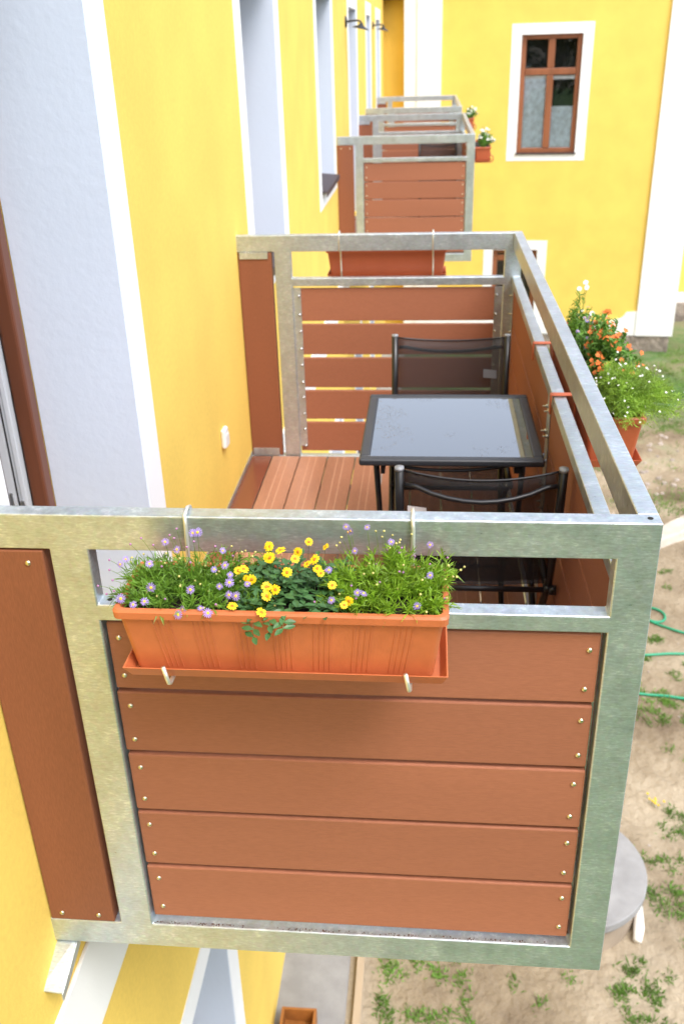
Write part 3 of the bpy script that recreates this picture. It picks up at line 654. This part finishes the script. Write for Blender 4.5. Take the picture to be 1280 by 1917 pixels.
def planter(X, ln, wd, ht, label, mt='terra', hooks=None, clamps=None, over=0):
    c = X(ln/2, wd/2, 0)
    p = thing('flower_box', label, 'planter', (c[0], c[1], X.o.z), 'terracotta plastic flower boxes hung on the railings')
    b = MB(); taper_shell(b, X, 0, ln, 0, wd, 0, ht, .022)
    # raised ribs in groups of three
    for g0 in [ln*(.13+.123*k) for k in range(7)]:
        for k in (-1, 0, 1, 2):
            u = g0+k*.0095; s = .0011 if k in (-1, 2) else .0007
            zl, zh = .006, ht-.018
            uu = lambda z: u+(u-ln/2)*-.022*2/ln*(1-z/(ht-.016))
            vb = lambda z: wd-.022+(.022-.007)*(z/(ht-.016))
            b.hexa([X(uu(zl)-s, vb(zl)-.001, zl), X(uu(zl)+s, vb(zl)-.001, zl), X(uu(zl)+s, vb(zl)+.0012, zl), X(uu(zl)-s, vb(zl)+.0012, zl),
                    X(uu(zh)-s, vb(zh)-.001, zh), X(uu(zh)+s, vb(zh)-.001, zh), X(uu(zh)+s, vb(zh)+.0012, zh), X(uu(zh)-s, vb(zh)+.0012, zh)])
    bo = b.build('box', M[mt], p)
    s = MB(); N, K = 40, 10
    for j in range(K+1):
        for i in range(N+1):
            u = .012+(ln-.024)*i/N; v_ = .012+(wd-.024)*j/K
            s.v.append(X(u, v_, ht-.016+noise.noise(Vector((u*60, v_*60, 0)))*.005))
    for j in range(K):
        for i in range(N): a_ = j*(N+1)+i; s.face((a_, a_+1, a_+N+2, a_+N+1))
    s.build('soil', M['soil'], p, smooth=True)
    t = MB(); uo = .004; z0 = -.010; hgt = .026
    taper_tray = [( uo+.010, ln-uo-.010+over, .012, wd-.014, z0), (uo, ln-uo+over, .002, wd+.002, z0+hgt), (uo+.003, ln-uo+over-.003, .005, wd-.001, z0+hgt), (uo+.013, ln-uo-.013+over, .015, wd-.017, z0+.003)]
    base = len(t.v)
    for (a0, a1, b0, b1, z) in taper_tray: t.v += [X(a0, b0, z), X(a1, b0, z), X(a1, b1, z), X(a0, b1, z)]
    for k in range(3):
        for j in range(4): a_ = base+k*4+j; b_ = base+k*4+(j+1) % 4; t.face((a_, b_, b_+4, a_+4))
    t.face((base+3, base+2, base+1, base)); t.face((base+12, base+13, base+14, base+15))
    t.build('drip_tray', M[mt], p, bevel=.0012)
    if hooks:
        for u in hooks:
            r = .0038; zr = H-X.o.z       # wire over the rail, down behind the box, under it and up in front
            P = [X(u, -.075, zr-.072), X(u, -.073, zr-.01)]
            P += [X(u, -.050+.023*cos(pi-a_*pi/6)*1.0, zr-.002+.0075*sin(a_*pi/6)+.0) for a_ in range(0, 7)]
            P = [X(u, -.075, zr-.075), X(u, -.074, zr-.01), X(u, -.070, zr+.003), X(u, -.055, zr+.0085), X(u, -.045, zr+.009), X(u, -.030, zr+.004), X(u+.001, -.0265, zr-.012), X(u+.002, -.022, zr-.10), X(u+.002, -.010, .02), X(u, .004, -.010), X(u, .012, -.0150), X(u, wd-.012, -.0145), X(u, wd+.0005, -.0138), X(u-.001, wd+.0055, -.010), X(u-.002, wd+.0070, -.003), X(u-.007, wd+.0075, .024)]
            P[7] = X(u+.001, -.022, zr-.06)
            MB().tube(P, r, 10).build('hook', M['wire'], p, smooth=True)
    if clamps:
        for u in clamps:
            zr = ZM1-X.o.z; k = MB(); hw = .011
            for (va, vb_, za, zb) in ((-.066, .006, zr+.003, zr+.008), (-.071, -.066, zr-.055, zr+.008), (.0, .006, -.03, zr+.003), (.006, wd+.01, -.03, -.024)):
                k.v, _ = k.v, 0
                q0, q1 = X(u-hw, va, za), X(u+hw, vb_, zb)
                k.box(min(q0[0], q1[0]), max(q0[0], q1[0]), min(q0[1], q1[1]), max(q0[1], q1[1]), q0[2], q1[2])
            k.build('rail_clip', M['terra2'], p, bevel=.002)
            MB().tube([X(u, wd+.004, -.026), X(u, wd+.022, -.018), X(u, wd+.030, .006), X(u, wd+.024, .030), X(u, wd+.004, .040), X(u, wd-.006, .03)], .006, 8).build('clip_loop', M['terra2'], p, smooth=True)
    return p
# near box: hangs in front of the near end panel (v runs towards the viewer)
XN = XF((.340, -.034, .946), (1, 0, 0), (0, -1, 0))
planter(XN, .557, .168, .131, 'long terracotta flower box with yellow and lilac flowers hooked on the front rail', 'terra', hooks=(.085, .495), over=.006)
XFAR = XF((.385, 2.862, .940), (1, 0, 0), (0, 1, 0))
planter(XFAR, .557, .168, .131, 'terracotta flower box seen from behind, hooked over the far rail of the nearest balcony', 'terra2', hooks=(.07, .49))
XS = XF((1.292, .955, .838), (0, 1, 0), (1, 0, 0))
planter(XS, .98, .160, .142, 'terracotta flower box with orange flowers clipped outside the right rail of the nearest balcony', 'terra2', clamps=(.242, .775))
XB2 = XF((1.292, 8.42, .845), (0, 1, 0), (1, 0, 0))
planter(XB2, .80, .165, .13, 'terracotta flower box with white flowers on the side rail of the middle balcony', 'terra2', clamps=(.15, .65))
XB3 = XF((1.292, 12.36, .845), (0, 1, 0), (1, 0, 0))
planter(XB3, .80, .16, .13, 'terracotta flower box with white flowers on the side rail of the farthest balcony', 'terra2', clamps=(.15, .65))

# ------------------------------------------------------------ plants
def rv(a=1): return Vector((random.uniform(-a, a), random.uniform(-a, a), random.uniform(-a, a)))
def blade(mb_, p, d, L_, wd, droop=.3, tw=None):
    d = d.normalized(); s = d.cross(tw or rv()).normalized(); 
    a = p; m_ = p+d*L_*.5+Vector((0, 0, -droop*L_*.12)); e = p+d*L_+Vector((0, 0, -droop*L_*.5))
    i = len(mb_.v); mb_.v += [tuple(a-s*wd*.25), tuple(a+s*wd*.25), tuple(m_+s*wd*.5), tuple(m_-s*wd*.5), tuple(e)]
    mb_.face((i, i+1, i+2, i+3)); mb_.face((i+3, i+2, i+4))
def oval(mb_, p, d, nrm, L_, wd):
    d = d.normalized(); s = d.cross(nrm).normalized(); n_ = s.cross(d).normalized()
    prof = [(0, .08), (.2, .55), (.45, 1), (.72, .8), (.92, .35), (1, .02)]
    i = len(mb_.v)
    for t, w_ in prof:
        c = p+d*L_*t+n_*(-.18*L_*t*t)
        for k in (-1, 0, 1): mb_.v.append(tuple(c+s*wd*.5*w_*k+n_*(.12*wd*abs(k)*w_)))
    for r_ in range(len(prof)-1):
        for k in (0, 1): a = i+r_*3+k; mb_.face((a, a+1, a+4, a+3))
def flower_mesh(kind):
    mb_ = MB()
    if kind == 'daisy': N, R, r0, wd, ma = 14, .0088, .0026, .0017, ['petalP', 'eye']
    elif kind == 'zinnia': N, R, r0, wd, ma = 11, .0094, .0034, .0038, ['petalY', 'eyeO']
    elif kind == 'white': N, R, r0, wd, ma = 6, .0055, .001, .005, ['petalW', 'eye']
    elif kind == 'whitedaisy': N, R, r0, wd, ma = 12, .019, .005, .008, ['petalW', 'eye']
    else: N, R, r0, wd, ma = 5, .0125, .001, .0095, ['petalO', 'eye']
    for k in range(N):
        a = 2*pi*k/N+random.uniform(-.08, .08); d = Vector((cos(a), sin(a), .10+random.uniform(-.12, .12))); s = Vector((-sin(a), cos(a), 0))
        RR = R*random.uniform(.88, 1.05); zz = Vector((0, 0, .0006*(k % 2)))
        i = len(mb_.v)
        for t, w_ in ((0.0, .5), (.45, 1.0), (.85, .85), (1.0, .3)):
            c = d*(r0*.7+(RR-r0*.7)*t)+zz+Vector((0, 0, -.0012*t*t))
            mb_.v += [tuple(c-s*wd*.5*w_), tuple(c+s*wd*.5*w_)]
        for q in range(3): a_ = i+q*2; mb_.face((a_, a_+1, a_+3, a_+2))
    mb_.cur = 1
    mb_.lathe([(r0, -.0002), (r0*.95, .0008), (r0*.6, .0016), (r0*.1, .0019)], (0, 0, 0), 'z', 9)
    o = mb_.build('flower', [M[x] for x in ma]); d_ = o.data; bpy.data.objects.remove(o); return d_
FM = {k: [flower_mesh(k) for _ in range(3)] for k in ('daisy', 'zinnia', 'white', 'whitedaisy', 'orange')}
CAMDIR = Vector((0, -.75, .65))
def place_flower(par, kind, p, nrm, s=1.0, root=None, stemmat='leafA'):
    me = random.choice(FM[kind]); o = bpy.data.objects.new('flower', me); COL.objects.link(o)
    nrm = (nrm + rv(.6)).normalized()
    o.rotation_mode = 'QUATERNION'; o.rotation_quaternion = nrm.to_track_quat('Z', 'Y') @ Matrix.Rotation(random.uniform(0, 6), 3, 'Z').to_quaternion()
    o.scale = (s, s, s); off = Vector(par.location); o.location = p-off; o.parent = par
def stemmed(mb_, root, tip, r=.0006, bend=.25):
    mid = root.lerp(tip, .5)+Vector(((tip.x-root.x)*-.15, (tip.y-root.y)*-.15, (tip-root).length*bend*.4))
    pts = [root, root.lerp(mid, .6), mid, mid.lerp(tip, .55)+Vector((0, 0, .002)), tip]
    mb_.tube(pts, [r*1.2, r*1.1, r, r*.8, r*.6], 4, cap=False); return pts
def pix(u, v_, plane_y):
    d = fwd + rt*((u-640)/1740.45) - up*((v_-958.5)/1740.45)
    t = (plane_y-CAM.y)/d.y; return CAM+d*t
def plant(name, label, X, u0, u1, wd, zs, cat='plant', group=None):
    c = X((u0+u1)/2, wd/2, zs); return thing(name, label, cat, c, group)
def bud_mesh(nm):
    o = MB().lathe([(.0008, -.0020), (.0021, -.0008), (.0021, .0008), (.0008, .0019)], (0, 0, 0), 'z', 8).build('bud', M[nm], smooth=True)
    d_ = o.data; bpy.data.objects.remove(o); return d_
BUD = {k: bud_mesh(k) for k in ('bud', 'budp')}
def feathery(par, X, u0, u1, v0, v1, zs, hmax, nstem, leafn, lmat, lsize=.026, spill=.03, lw=.0022, budn=30, shape=None, budmats=('bud', 'budp')):
    f = MB(); cu, cv = (u0+u1)/2, (v0+v1)/2
    for i in range(nstem):
        ru, rv_ = random.uniform(u0, u1), random.uniform(v0+.01, v1-.01)
        root = Vector(X(cu+(ru-cu)*.75, cv+(rv_-cv)*.7, zs))
        su, sv = (ru-cu)/((u1-u0)/2), (rv_-cv)/((v1-v0)/2)
        h = hmax*(1-.45*min(1, su*su))*(1-.7*max(0, sv))*random.uniform(.45, 1.0)
        tip = Vector(X(ru+su*spill*random.uniform(.2, 1), rv_+sv*spill*random.uniform(.1, .8), zs+h))
        pts = stemmed(f, root, tip, .0007)
        ax = (tip-root)
        for k in range(leafn):
            t = random.uniform(.15, 1.0); q = t*4; j = min(3, int(q)); p = pts[j].lerp(pts[j+1], q-j)
            d = (ax.normalized()*.55+rv(1.0)+Vector((0, 0, .35)))
            blade(f, p, d, lsize*random.uniform(.5, 1.2), lw*random.uniform(.7, 1.2), random.uniform(.1, .7))
            if random.random() < .45:      # forked leaflet
                blade(f, p+d.normalized()*lsize*.35, d+rv(.8), lsize*.5, lw*.8, .3)
        if budn and random.random() < budn/nstem:
            bt = tip+Vector((random.uniform(-.008, .008), random.uniform(-.008, .008), random.uniform(.004, .016)))
            f.tube([tip, bt], .0005, 4, cap=False); put('bud', BUD[budmats[random.random() < .35]], par, bt)
    return f
def fl_from_px(par, kind, pts, stem_mb, base, s=1.0, prof=None):
    for (u, v_) in pts:
        py = prof(v_); p = pix(u, v_, py)
        rootp = Vector((p.x*.85+base.x*.15, min(-.05, max(-.185, py+.012)), base.z))
        
        stemmed(stem_mb, rootp, p-Vector((0, 0, .001)), .0006, .12)
        place_flower(par, kind, p, CAMDIR, s*random.uniform(.68, 1.05))
profN = lambda v_: -.075-(max(985, min(1165, v_))-985)/180*.142
Z4 = lambda L_: [(180+x*.2656, 930+y*.2656) for x, y in L_]
Z5 = lambda L_: [(500+x*.3125, 930+y*.3125) for x, y in L_]
zs = .115
def near_plants(X, pixmode, where):
    o = X.o
    pa = plant('daisy_plant', 'feathery lilac daisy plant at the left end of the '+where, X, 0, .2, .168, zs, group='plants in the flower boxes')
    fa = feathery(pa, X, .005, .245, .01, .160, zs, .050, 150, 24, 'leafA', spill=.026, budn=45)
    pb = plant('daisy_plant', 'bright green feathery daisy plant at the right end of the '+where, X, .36, .55, .168, zs, group='plants in the flower boxes')
    fb = feathery(pb, X, .355, .548, .01, .160, zs, .060, 160, 26, 'leafB', spill=.022, budn=40)
    pc = plant('creeping_zinnia', 'dark oval leaved plant with yellow flowers amid the '+where, X, .2, .36, .168, zs, group='plants in the flower boxes')
    f = MB()
    for i in range(85):
        u = random.uniform(.215, .375); v_ = random.uniform(.02, .155); sv = (v_-.084)/.084; su = (u-.295)/.08
        root = Vector(X(.295+(u-.295)*.8, .084+(v_-.084)*.7, zs)); h = .050*(1-.35*su*su)*(1-.6*max(0, sv))*random.uniform(.4, 1)
        tip = Vector(X(u+su*.010, v_+sv*.016, zs+h)); pts = stemmed(f, root, tip, .0009)
        for k in range(3):
            t = (k+1)/3; q = t*4; j = min(3, int(q-.01)); p = pts[j].lerp(pts[j+1], q-j); a0 = random.uniform(0, pi)
            for a in (a0, a0+pi):
                oval(f, p, Vector((cos(a), sin(a), random.uniform(-.1, .5))), Vector((rv(.3).x, rv(.3).y, 1)), random.uniform(.016, .026), random.uniform(.0085, .0125))
    # drooping shoots over the lip
    for (u, dz) in ((.235, -.018), (.262, -.008), (.285, 0)):
        root = Vector(X(u, .14, zs+.012)); tip = Vector(X(u+.005, .185, zs+dz)); pts = stemmed(f, root, tip, .0009, .4)
        for k in range(5):
            t = .3+.7*k/4; q = t*4; j = min(3, int(q-.01)); p = pts[j].lerp(pts[j+1], q-j); a0 = random.uniform(0, pi)
            for a in (a0, a0+pi): oval(f, p, Vector((cos(a), sin(a)-.5*(1 if pixmode else -1), .1)), Vector((0, -.6, 1)), .021, .010)
    return (pa, pb, pc), (fa, fb, f)
(pa, pb, pc), (fa, fb, fc) = near_plants(XN, True, 'front flower box')
st = fa; bs = Vector((.44, 0, 1.055))
fl_from_px(pa, 'daisy', Z4([(175, 718), (262, 760), (342, 738), (388, 640), (377, 473), (570, 372), (487, 318), (682, 255), (665, 655), (737, 785), (612, 795), (788, 820), (870, 632), (940, 605), (937, 692), (985, 700), (1065, 615), (893, 380), (908, 484), (832, 512), (172, 476), (945, 550), (580, 832), (715, 250), (210, 440)]), st, bs, 1.0, profN)
for (u, v_) in Z4([(95, 445), (95, 515), (15, 628), (75, 685), (118, 588), (243, 335), (318, 292), (518, 270), (403, 340), (568, 225), (840, 350), (640, 355), (690, 315), (550, 292)]):
    p = pix(u, v_, profN(v_)); stemmed(st, Vector((p.x*.7+.44*.3, p.y+.02, 1.055)), p, .0005, .2)
    put('bud', BUD['budp'], pa, p)
fa.build('foliage', M['leafA'], pa)
st = fb; bs = Vector((.80, 0, 1.055))
fl_from_px(pb, 'daisy', Z5([(540, 575), (577, 578), (385, 620), (897, 655), (472, 180), (485, 212), (598, 183), (742, 270), (975, 288), (370, 438), (525, 325), (975, 470), (500, 205)]), st, bs, .88, profN)
for (u, v_) in Z5([(1180, 420), (1158, 438), (1135, 480), (1112, 478), (1085, 412), (865, 225), (797, 258), (750, 230), (688, 240), (700, 205), (650, 205), (445, 242), (415, 292), (435, 275), (953, 690), (917, 585)]):
    p = pix(u, v_, profN(v_)); stemmed(st, Vector((p.x*.75+.80*.25, p.y+.02, 1.055)), p, .0005, .2)
    put('bud', BUD['bud'], pb, p)
fb.build('foliage', M['leafB'], pb)
st = fc; bs = Vector((.62, 0, 1.055))
fl_from_px(pc, 'zinnia', Z5([(80, 320), (18, 365), (250, 270), (350, 300), (167, 372), (240, 403), (300, 430), (322, 458), (120, 453), (50, 557), (10, 540), (390, 530), (460, 648), (490, 625), (185, 330), (285, 375), (15, 298), (4, 600)])+Z4([(1215, 350), (1215, 430), (1000, 520), (1040, 510), (1060, 575), (1095, 582), (1200, 700), (1200, 635), (1165, 815), (960, 770)]), st, bs, 1.0, profN)
fc.build('foliage', M['leafC'], pc)
# far box plants (only their tips clear the rail)
for p_, f_, m_ in zip(*near_plants(XFAR, False, 'box behind the far rail'), ('leafA', 'leafB', 'leafC')): f_.build('foliage', M[m_], p_)
# side box
def mound(X, name, label, cu, cv, ru, rv_, h, n, lmat, leafn, kind, nf, fs=1, spill=.05, lsize=.02, lw=.002, zs=.125, fup=(0, -.5, .8), upper=.5, oval_leaf=False):
    p = thing(name, label, 'plant', X(cu, cv, zs), 'plants in the flower boxes')
    f = MB(); tips = []
    for i in range(n):
        a = random.uniform(0, 2*pi); q_ = sqrt(random.random()); du, dv = cos(a)*q_, sin(a)*q_
        root = Vector(X(cu+du*ru*.5, min(.15, max(.015, cv+dv*rv_*.4)), zs))
        tip = Vector(X(cu+du*(ru+spill), cv+max(-.02, dv)*(rv_+spill) if dv > 0 else cv+dv*rv_*.7, zs+h*(1-.75*q_*q_)*random.uniform(.55, 1.05)))
        pts = stemmed(f, root, tip, .0008); tips.append(tip)
        for k in range(leafn):
            t = random.uniform(.2, 1); qq = t*4; j = min(3, int(qq)); pp = pts[j].lerp(pts[j+1], qq-j)
            d = (tip-root).normalized()*.4+rv(1)+Vector((0, 0, .2))
            if oval_leaf: oval(f, pp, d, Vector((rv(.5).x, rv(.5).y, 1)), lsize*random.uniform(.6, 1.2), lw*random.uniform(.7, 1.2))
            else: blade(f, pp, d, lsize*random.uniform(.5, 1.3), lw, random.uniform(.1, .7))
    f.build('foliage', M[lmat], p)
    for i in range(nf):
        t = random.choice(tips); 
        place_flower(p, kind, t+Vector((random.uniform(-.012, .012), random.uniform(-.012, .012), random.uniform(.002, .02))), Vector(fup), fs*random.uniform(.8, 1.15))
    return p, tips
mound(XS, 'baby_breath_plant', 'lime green airy mound with tiny white flowers, near end of the right flower box', .13, .10, .12, .08, .13, 420, 'leafE', 34, 'white', 60, .6, spill=.11, lsize=.018, lw=.0018)
mound(XS, 'nemesia_plant', 'leafy plant with clustered orange flowers in the middle of the right flower box', .40, .10, .14, .07, .20, 130, 'leafD', 16, 'orange', 85, .74, spill=.05, lsize=.022, lw=.010, oval_leaf=True)
mound(XS, 'lobelia_plant', 'plant with small lilac flowers behind the orange ones in the right flower box', .60, .09, .09, .06, .17, 60, 'leafD', 14, 'daisy', 24, .9, spill=.03, lsize=.018, lw=.007, oval_leaf=True)
p4, tips = mound(XS, 'cosmos_plant', 'tall thin plant with white flowers, far end of the right flower box', .84, .08, .09, .05, .16, 45, 'leafA', 18, 'white', 4, 1.0, spill=.02, lsize=.022, lw=.004)
for (du, dz) in ((.03, .19), (.0, .18), (-.15, .13), (.15, .14)):
    st = MB()
    a_ = Vector(X_ := XS(.80, .09, .13)); e = Vector(XS(.80+du, .10, .13+dz)); stemmed(st, a_, e, .0011, .05)
    for k in range(14): blade(st, a_.lerp(e, random.uniform(.2, .9)), rv()+Vector((0, 0, .5)), .022, .004)
    place_flower(p4, 'whitedaisy', e, Vector((0, -.8, .5)), .5); st.build('stem', M['leafD'], p4)
mound(XB2, 'white_flowering_plant', 'bushy plant full of white daisies in the flower box of the middle balcony', .12, .09, .11, .07, .17, 70, 'leafD', 20, 'whitedaisy', 55, .75, spill=.05, lsize=.035, lw=.006)
mound(XB3, 'white_flowering_plant', 'distant plant with white flowers in the flower box of the last balcony', .12, .09, .11, .07, .17, 60, 'leafD', 18, 'whitedaisy', 40, .75, spill=.05, lsize=.035, lw=.006)

# ------------------------------------------------------------ wall fittings
sk = thing('socket_cover', 'small white plastic socket box on the yellow wall beside the nearest deck', 'socket', (FX, 2.17, .42))
MB().box(FX, FX+.022, 2.145, 2.21, .375, .462).build('housing', M['whitepl'], sk, bevel=.01, seg=3)
MB().box(FX+.0225, FX+.025, 2.152, 2.203, .383, .435).build('flap', M['whitepl'], sk, bevel=.003)
def lamp(y, z, label):
    t = thing('wall_lamp', label, 'lamp', (FX, y, z), 'black gooseneck lamps on the facade')
    MB().lathe([(.055, 0), (.055, .012), (.03, .022)], (FX, y, z), 'x', 20).build('wall_plate', M['lampshade'], t, smooth=True)
    MB().tube([(FX+.01, y, z), (FX+.05, y, z+.005), (FX+.11, y, z+.010), (FX+.15, y, z+.004), (FX+.165, y, z-.015)], .010, 8).build('arm', M['lampshade'], t, smooth=True)
    s = MB(); s.lathe([(.016, 0), (.024, -.02), (.036, -.028), (.088, -.052), (.090, -.056), (.086, -.054), (.034, -.032)], (0, 0, 0), 'z', 28, closed=True)
    Rm = Matrix.Rotation(radians(12), 3, 'Y')
    s.v = [tuple(Rm @ Vector(v_)+Vector((FX+.165, y, z-.012))) for v_ in s.v]
    s.build('lamp_shade', M['lampshade'], t, smooth=True)
lamp(9.06, 2.12, 'nearer black gooseneck wall lamp beside the door of the middle balcony')
lamp(13.9, 2.16, 'farther black gooseneck wall lamp near the end of the facade')

# ------------------------------------------------------------ on the ground
mh = thing('concrete_well', 'round grey concrete well cover standing on the sandy ground below the balcony corner', 'well', (1.85, 3.2, ZG))
MB().lathe([(.505, .0), (.52, .03), (.52, .08), (.515, .085), (.02, .088)], (1.85, 3.2, -3.185), 'z', 48).build('lid', M['concrete'], mh)
MB().lathe([(.47, -.3), (.47, .215)], (1.85, 3.2, ZG), 'z', 48).build('ring', mat('earthy_concrete', (.36, .29, .22), .95, var=.3, vscale=6), mh, smooth=False)
o = MB().tube([(2.335, 3.12, ZG+.03), (2.30, 2.93, ZG+.05), (2.275, 2.84, ZG+.03)], [.030, .036, .028], 10).build('pipe_stub', M['pipe'], smooth=True); tag(o, 'short white pipe stub lying beside the round concrete well', 'pipe')
cr = thing('wooden_crate', 'open orange brown wooden crate on the concrete path under the balcony', 'crate', (.15, 2.05, ZG))
z0, z1, xa, xb, ya, yb = ZG+.014, ZG+.13, .040, .250, 1.70, 2.16
MB().box(xa, xa+.015, ya, yb, z0, z1).build('side', M['crate'], cr); MB().box(xb-.015, xb, ya, yb, z0, z1).build('side', M['crate'], cr)
MB().box(xa+.015, xb-.015, ya, ya+.015, z0, z1-.001).build('side', M['crate'], cr); MB().box(xa+.015, xb-.015, yb-.015, yb, z0, z1-.001).build('side', M['crate'], cr)
MB().box(xa+.015, xb-.015, ya+.015, yb-.015, z0, z0+.012).build('bottom', M['crate'], cr)
o = MB().box(.462, .512, -3, 9, ZG-.1, ZG+.05).build('edging_board', M['edging'], bevel=.004); tag(o, 'long pale edging board along the path at the foot of the house', 'edging')
hp = [(2.35, 6.95), (2.8, 6.98), (3.10, 6.97), (3.24, 6.93), (3.31, 6.83), (3.28, 6.71), (3.17, 6.69), (2.98, 6.83), (2.92, 6.90), (3.0, 6.86), (3.12, 6.72), (3.25, 6.60), (3.45, 6.47), (3.9, 6.40), (4.5, 6.5), (4.9, 6.3), (4.7, 6.08), (4.0, 6.18), (3.4, 6.13), (3.1, 6.09), (2.9, 6.06), (2.3, 6.0), (1.9, 5.8), (2.1, 5.55), (2.6, 5.5), (2.8, 5.475), (3.0, 5.455), (3.2, 5.42), (3.8, 5.3), (4.6, 5.4), (5.5, 5.1)]
pts = []
for i in range(len(hp)-1):
    p = [Vector(hp[max(0, min(len(hp)-1, i+k))]) for k in (-1, 0, 1, 2)]
    for q in range(5):
        t = q/5; v_ = .5*((2*p[1])+(-p[0]+p[2])*t+(2*p[0]-5*p[1]+4*p[2]-p[3])*t*t+(-p[0]+3*p[1]-3*p[2]+p[3])*t**3)
        pts.append((v_.x, v_.y, gh(v_.x, v_.y)+.020+(.02 if 7.5 < i+t < 10 else 0)))
o = MB().tube(pts, .0125, 8).build('garden_hose', M['hose'], smooth=True); tag(o, 'green garden hose looping across the sandy soil right of the balcony', 'hose')
o = MB().hexa([(3.35, 8.42, ZG-.09), (3.47, 8.22, ZG-.09), (5.2, 9.5, ZG-.09), (5.0, 9.85, ZG-.09), (3.40, 8.48, ZG+.06), (3.50, 8.28, ZG+.06), (5.2, 9.55, ZG+.06), (5.0, 9.9, ZG+.06)]).build('timber_beam', M['log'], bevel=.02)
tag(o, 'bleached timber beam lying on the ground at the right edge', 'beam')
# grass
gm = MB()
def tuft(x, y, n, h, spread):
    for i in range(n):
        px, py = x+random.gauss(0, spread), y+random.gauss(0, spread)
        blade(gm, Vector((px, py, gh(px, py)-.005)), Vector((random.gauss(0, .5), random.gauss(0, .5), 1)), h*random.uniform(.5, 1.2), .0085*random.uniform(.6, 1.3), random.uniform(.2, 1.2))
cnt = 0
for i in range(10000):
    x, y = random.uniform(.62, 6.2), random.uniform(.3, 17)
    if (x-1.85)**2+(y-3.2)**2 < .34: continue
    n1 = noise.noise(Vector((x*1.0+4, y*1.0, 0)))+.45*noise.noise(Vector((x*3.4, y*3.4, 5)))
    th = .07 if y < 9 else (.08 if y < 11.5 else -.25)
    if x > 3 and y < 5: th = -.02
    if 8 < y < 12.2 and x > 3: th = .22
    if n1 > th or (random.random() < .035 and y < 12):
        far = y > 9; cnt += 1
        tuft(x, y, 36 if not far else 14, (.065 if not far else .08), .026 if not far else .06)
struct(gm.build('grass', M['grass']), 'stuff')
gv = MB()
for i in range(1500):
    x, y = random.uniform(.6, 6), random.uniform(.3, 13)
    if noise.noise(Vector((x*.9, y*.9, 8))) < (.05 if y < 8.5 else -.1): continue
    s = random.uniform(.005, .016) if y < 8 else random.uniform(.012, .05)
    z = gh(x, y); gv.lathe([(s*.7, -s*.3), (s, s*.1), (s*.7, s*.5), (s*.2, s*.6)], (x, y, z), 'z', 6)
struct(gv.build('gravel', M['gravel']), 'stuff')
wfl = thing('wild_flower', 'small patch of yellow wild flowers in the sandy soil right of the balcony corner', 'wild flowers', (2.63, 4.12, ZG))
for i in range(9):
    x, y = 2.63+random.gauss(0, .045), 4.12+random.gauss(0, .035)
    wf = MB().tube([(x, y, gh(x, y)), (x, y, gh(x, y)+.045)], .0015, 4); wf.cur = 1; wf.lathe([(.002, .044), (.010, .046), (.009, .050), (.002, .052)], (x, y, gh(x, y)), 'z', 7)
    wf.build('flower', [M['leafD'], M['petalY']], wfl)

# ------------------------------------------------------------ trees (stand behind the viewpoint, one added beyond the wing roof; seen in glass and metal)
def crown_mesh(R, n, seed):
    random.seed(seed); mb_ = MB(); cl = []
    for i in range(26):
        d = rv().normalized()*R*random.uniform(.35, .8); d.z *= 1.25; cl.append((d, R*random.uniform(.28, .42)))
    for i in range(n):
        c, r = random.choice(cl); p = c+rv().normalized()*r*random.uniform(.55, 1.05); s = random.uniform(.10, .2)
        a, b = rv().normalized()*s, rv().normalized()*s*.6
        mb_.quad(p-a, p+b, p+a, p-b)
    return mb_
def tree(x, y, hgt, R, label, seed):
    t = thing('tree', label, 'tree', (x, y, ZG), 'trees around the house')
    random.seed(seed+50); tr = MB(); top = Vector((x+.3, y-.2, ZG+hgt*.72))
    tr.tube([(x, y, ZG-.2), (x+.08, y, ZG+hgt*.25), (x+.15, y-.1, ZG+hgt*.5), tuple(top)], [.28, .22, .16, .06], 10)
    for k in range(7):
        a = k*.9; z = ZG+hgt*(.35+.05*k); tr.tube([(x+.12, y-.06, z), (x+cos(a)*R*.35, y+sin(a)*R*.35, z+R*.3), (x+cos(a)*R*.7, y+sin(a)*R*.7, z+R*.5)], [.10, .06, .02], 6)
    tr.build('trunk', M['bark'], t, smooth=True)
    c = crown_mesh(R, 4200, seed); c.v = [(v_[0]+x, v_[1]+y, v_[2]+ZG+hgt*.66) for v_ in c.v]; c.build('crown', M['treeleaf'], t)
tree(5.5, -13, 9.5, 3.4, 'broad leafy tree on the lawn behind the viewpoint', 1)
tree(11, -9, 10, 3.6, 'tall tree at the right side of the lawn behind the viewpoint', 2)
tree(.8, -17, 9, 3.2, 'leafy tree at the far end of the lawn beside the facade line', 3)
tree(6.8, 27, 15.5, 3.6, 'added tree behind the far wing, giving the table top its dark reflected strip', 4)  # unseen, added so the table glass mirrors a dark strip
tree(15, 3, 9, 3.4, 'leafy tree out on the right of the garden', 5)
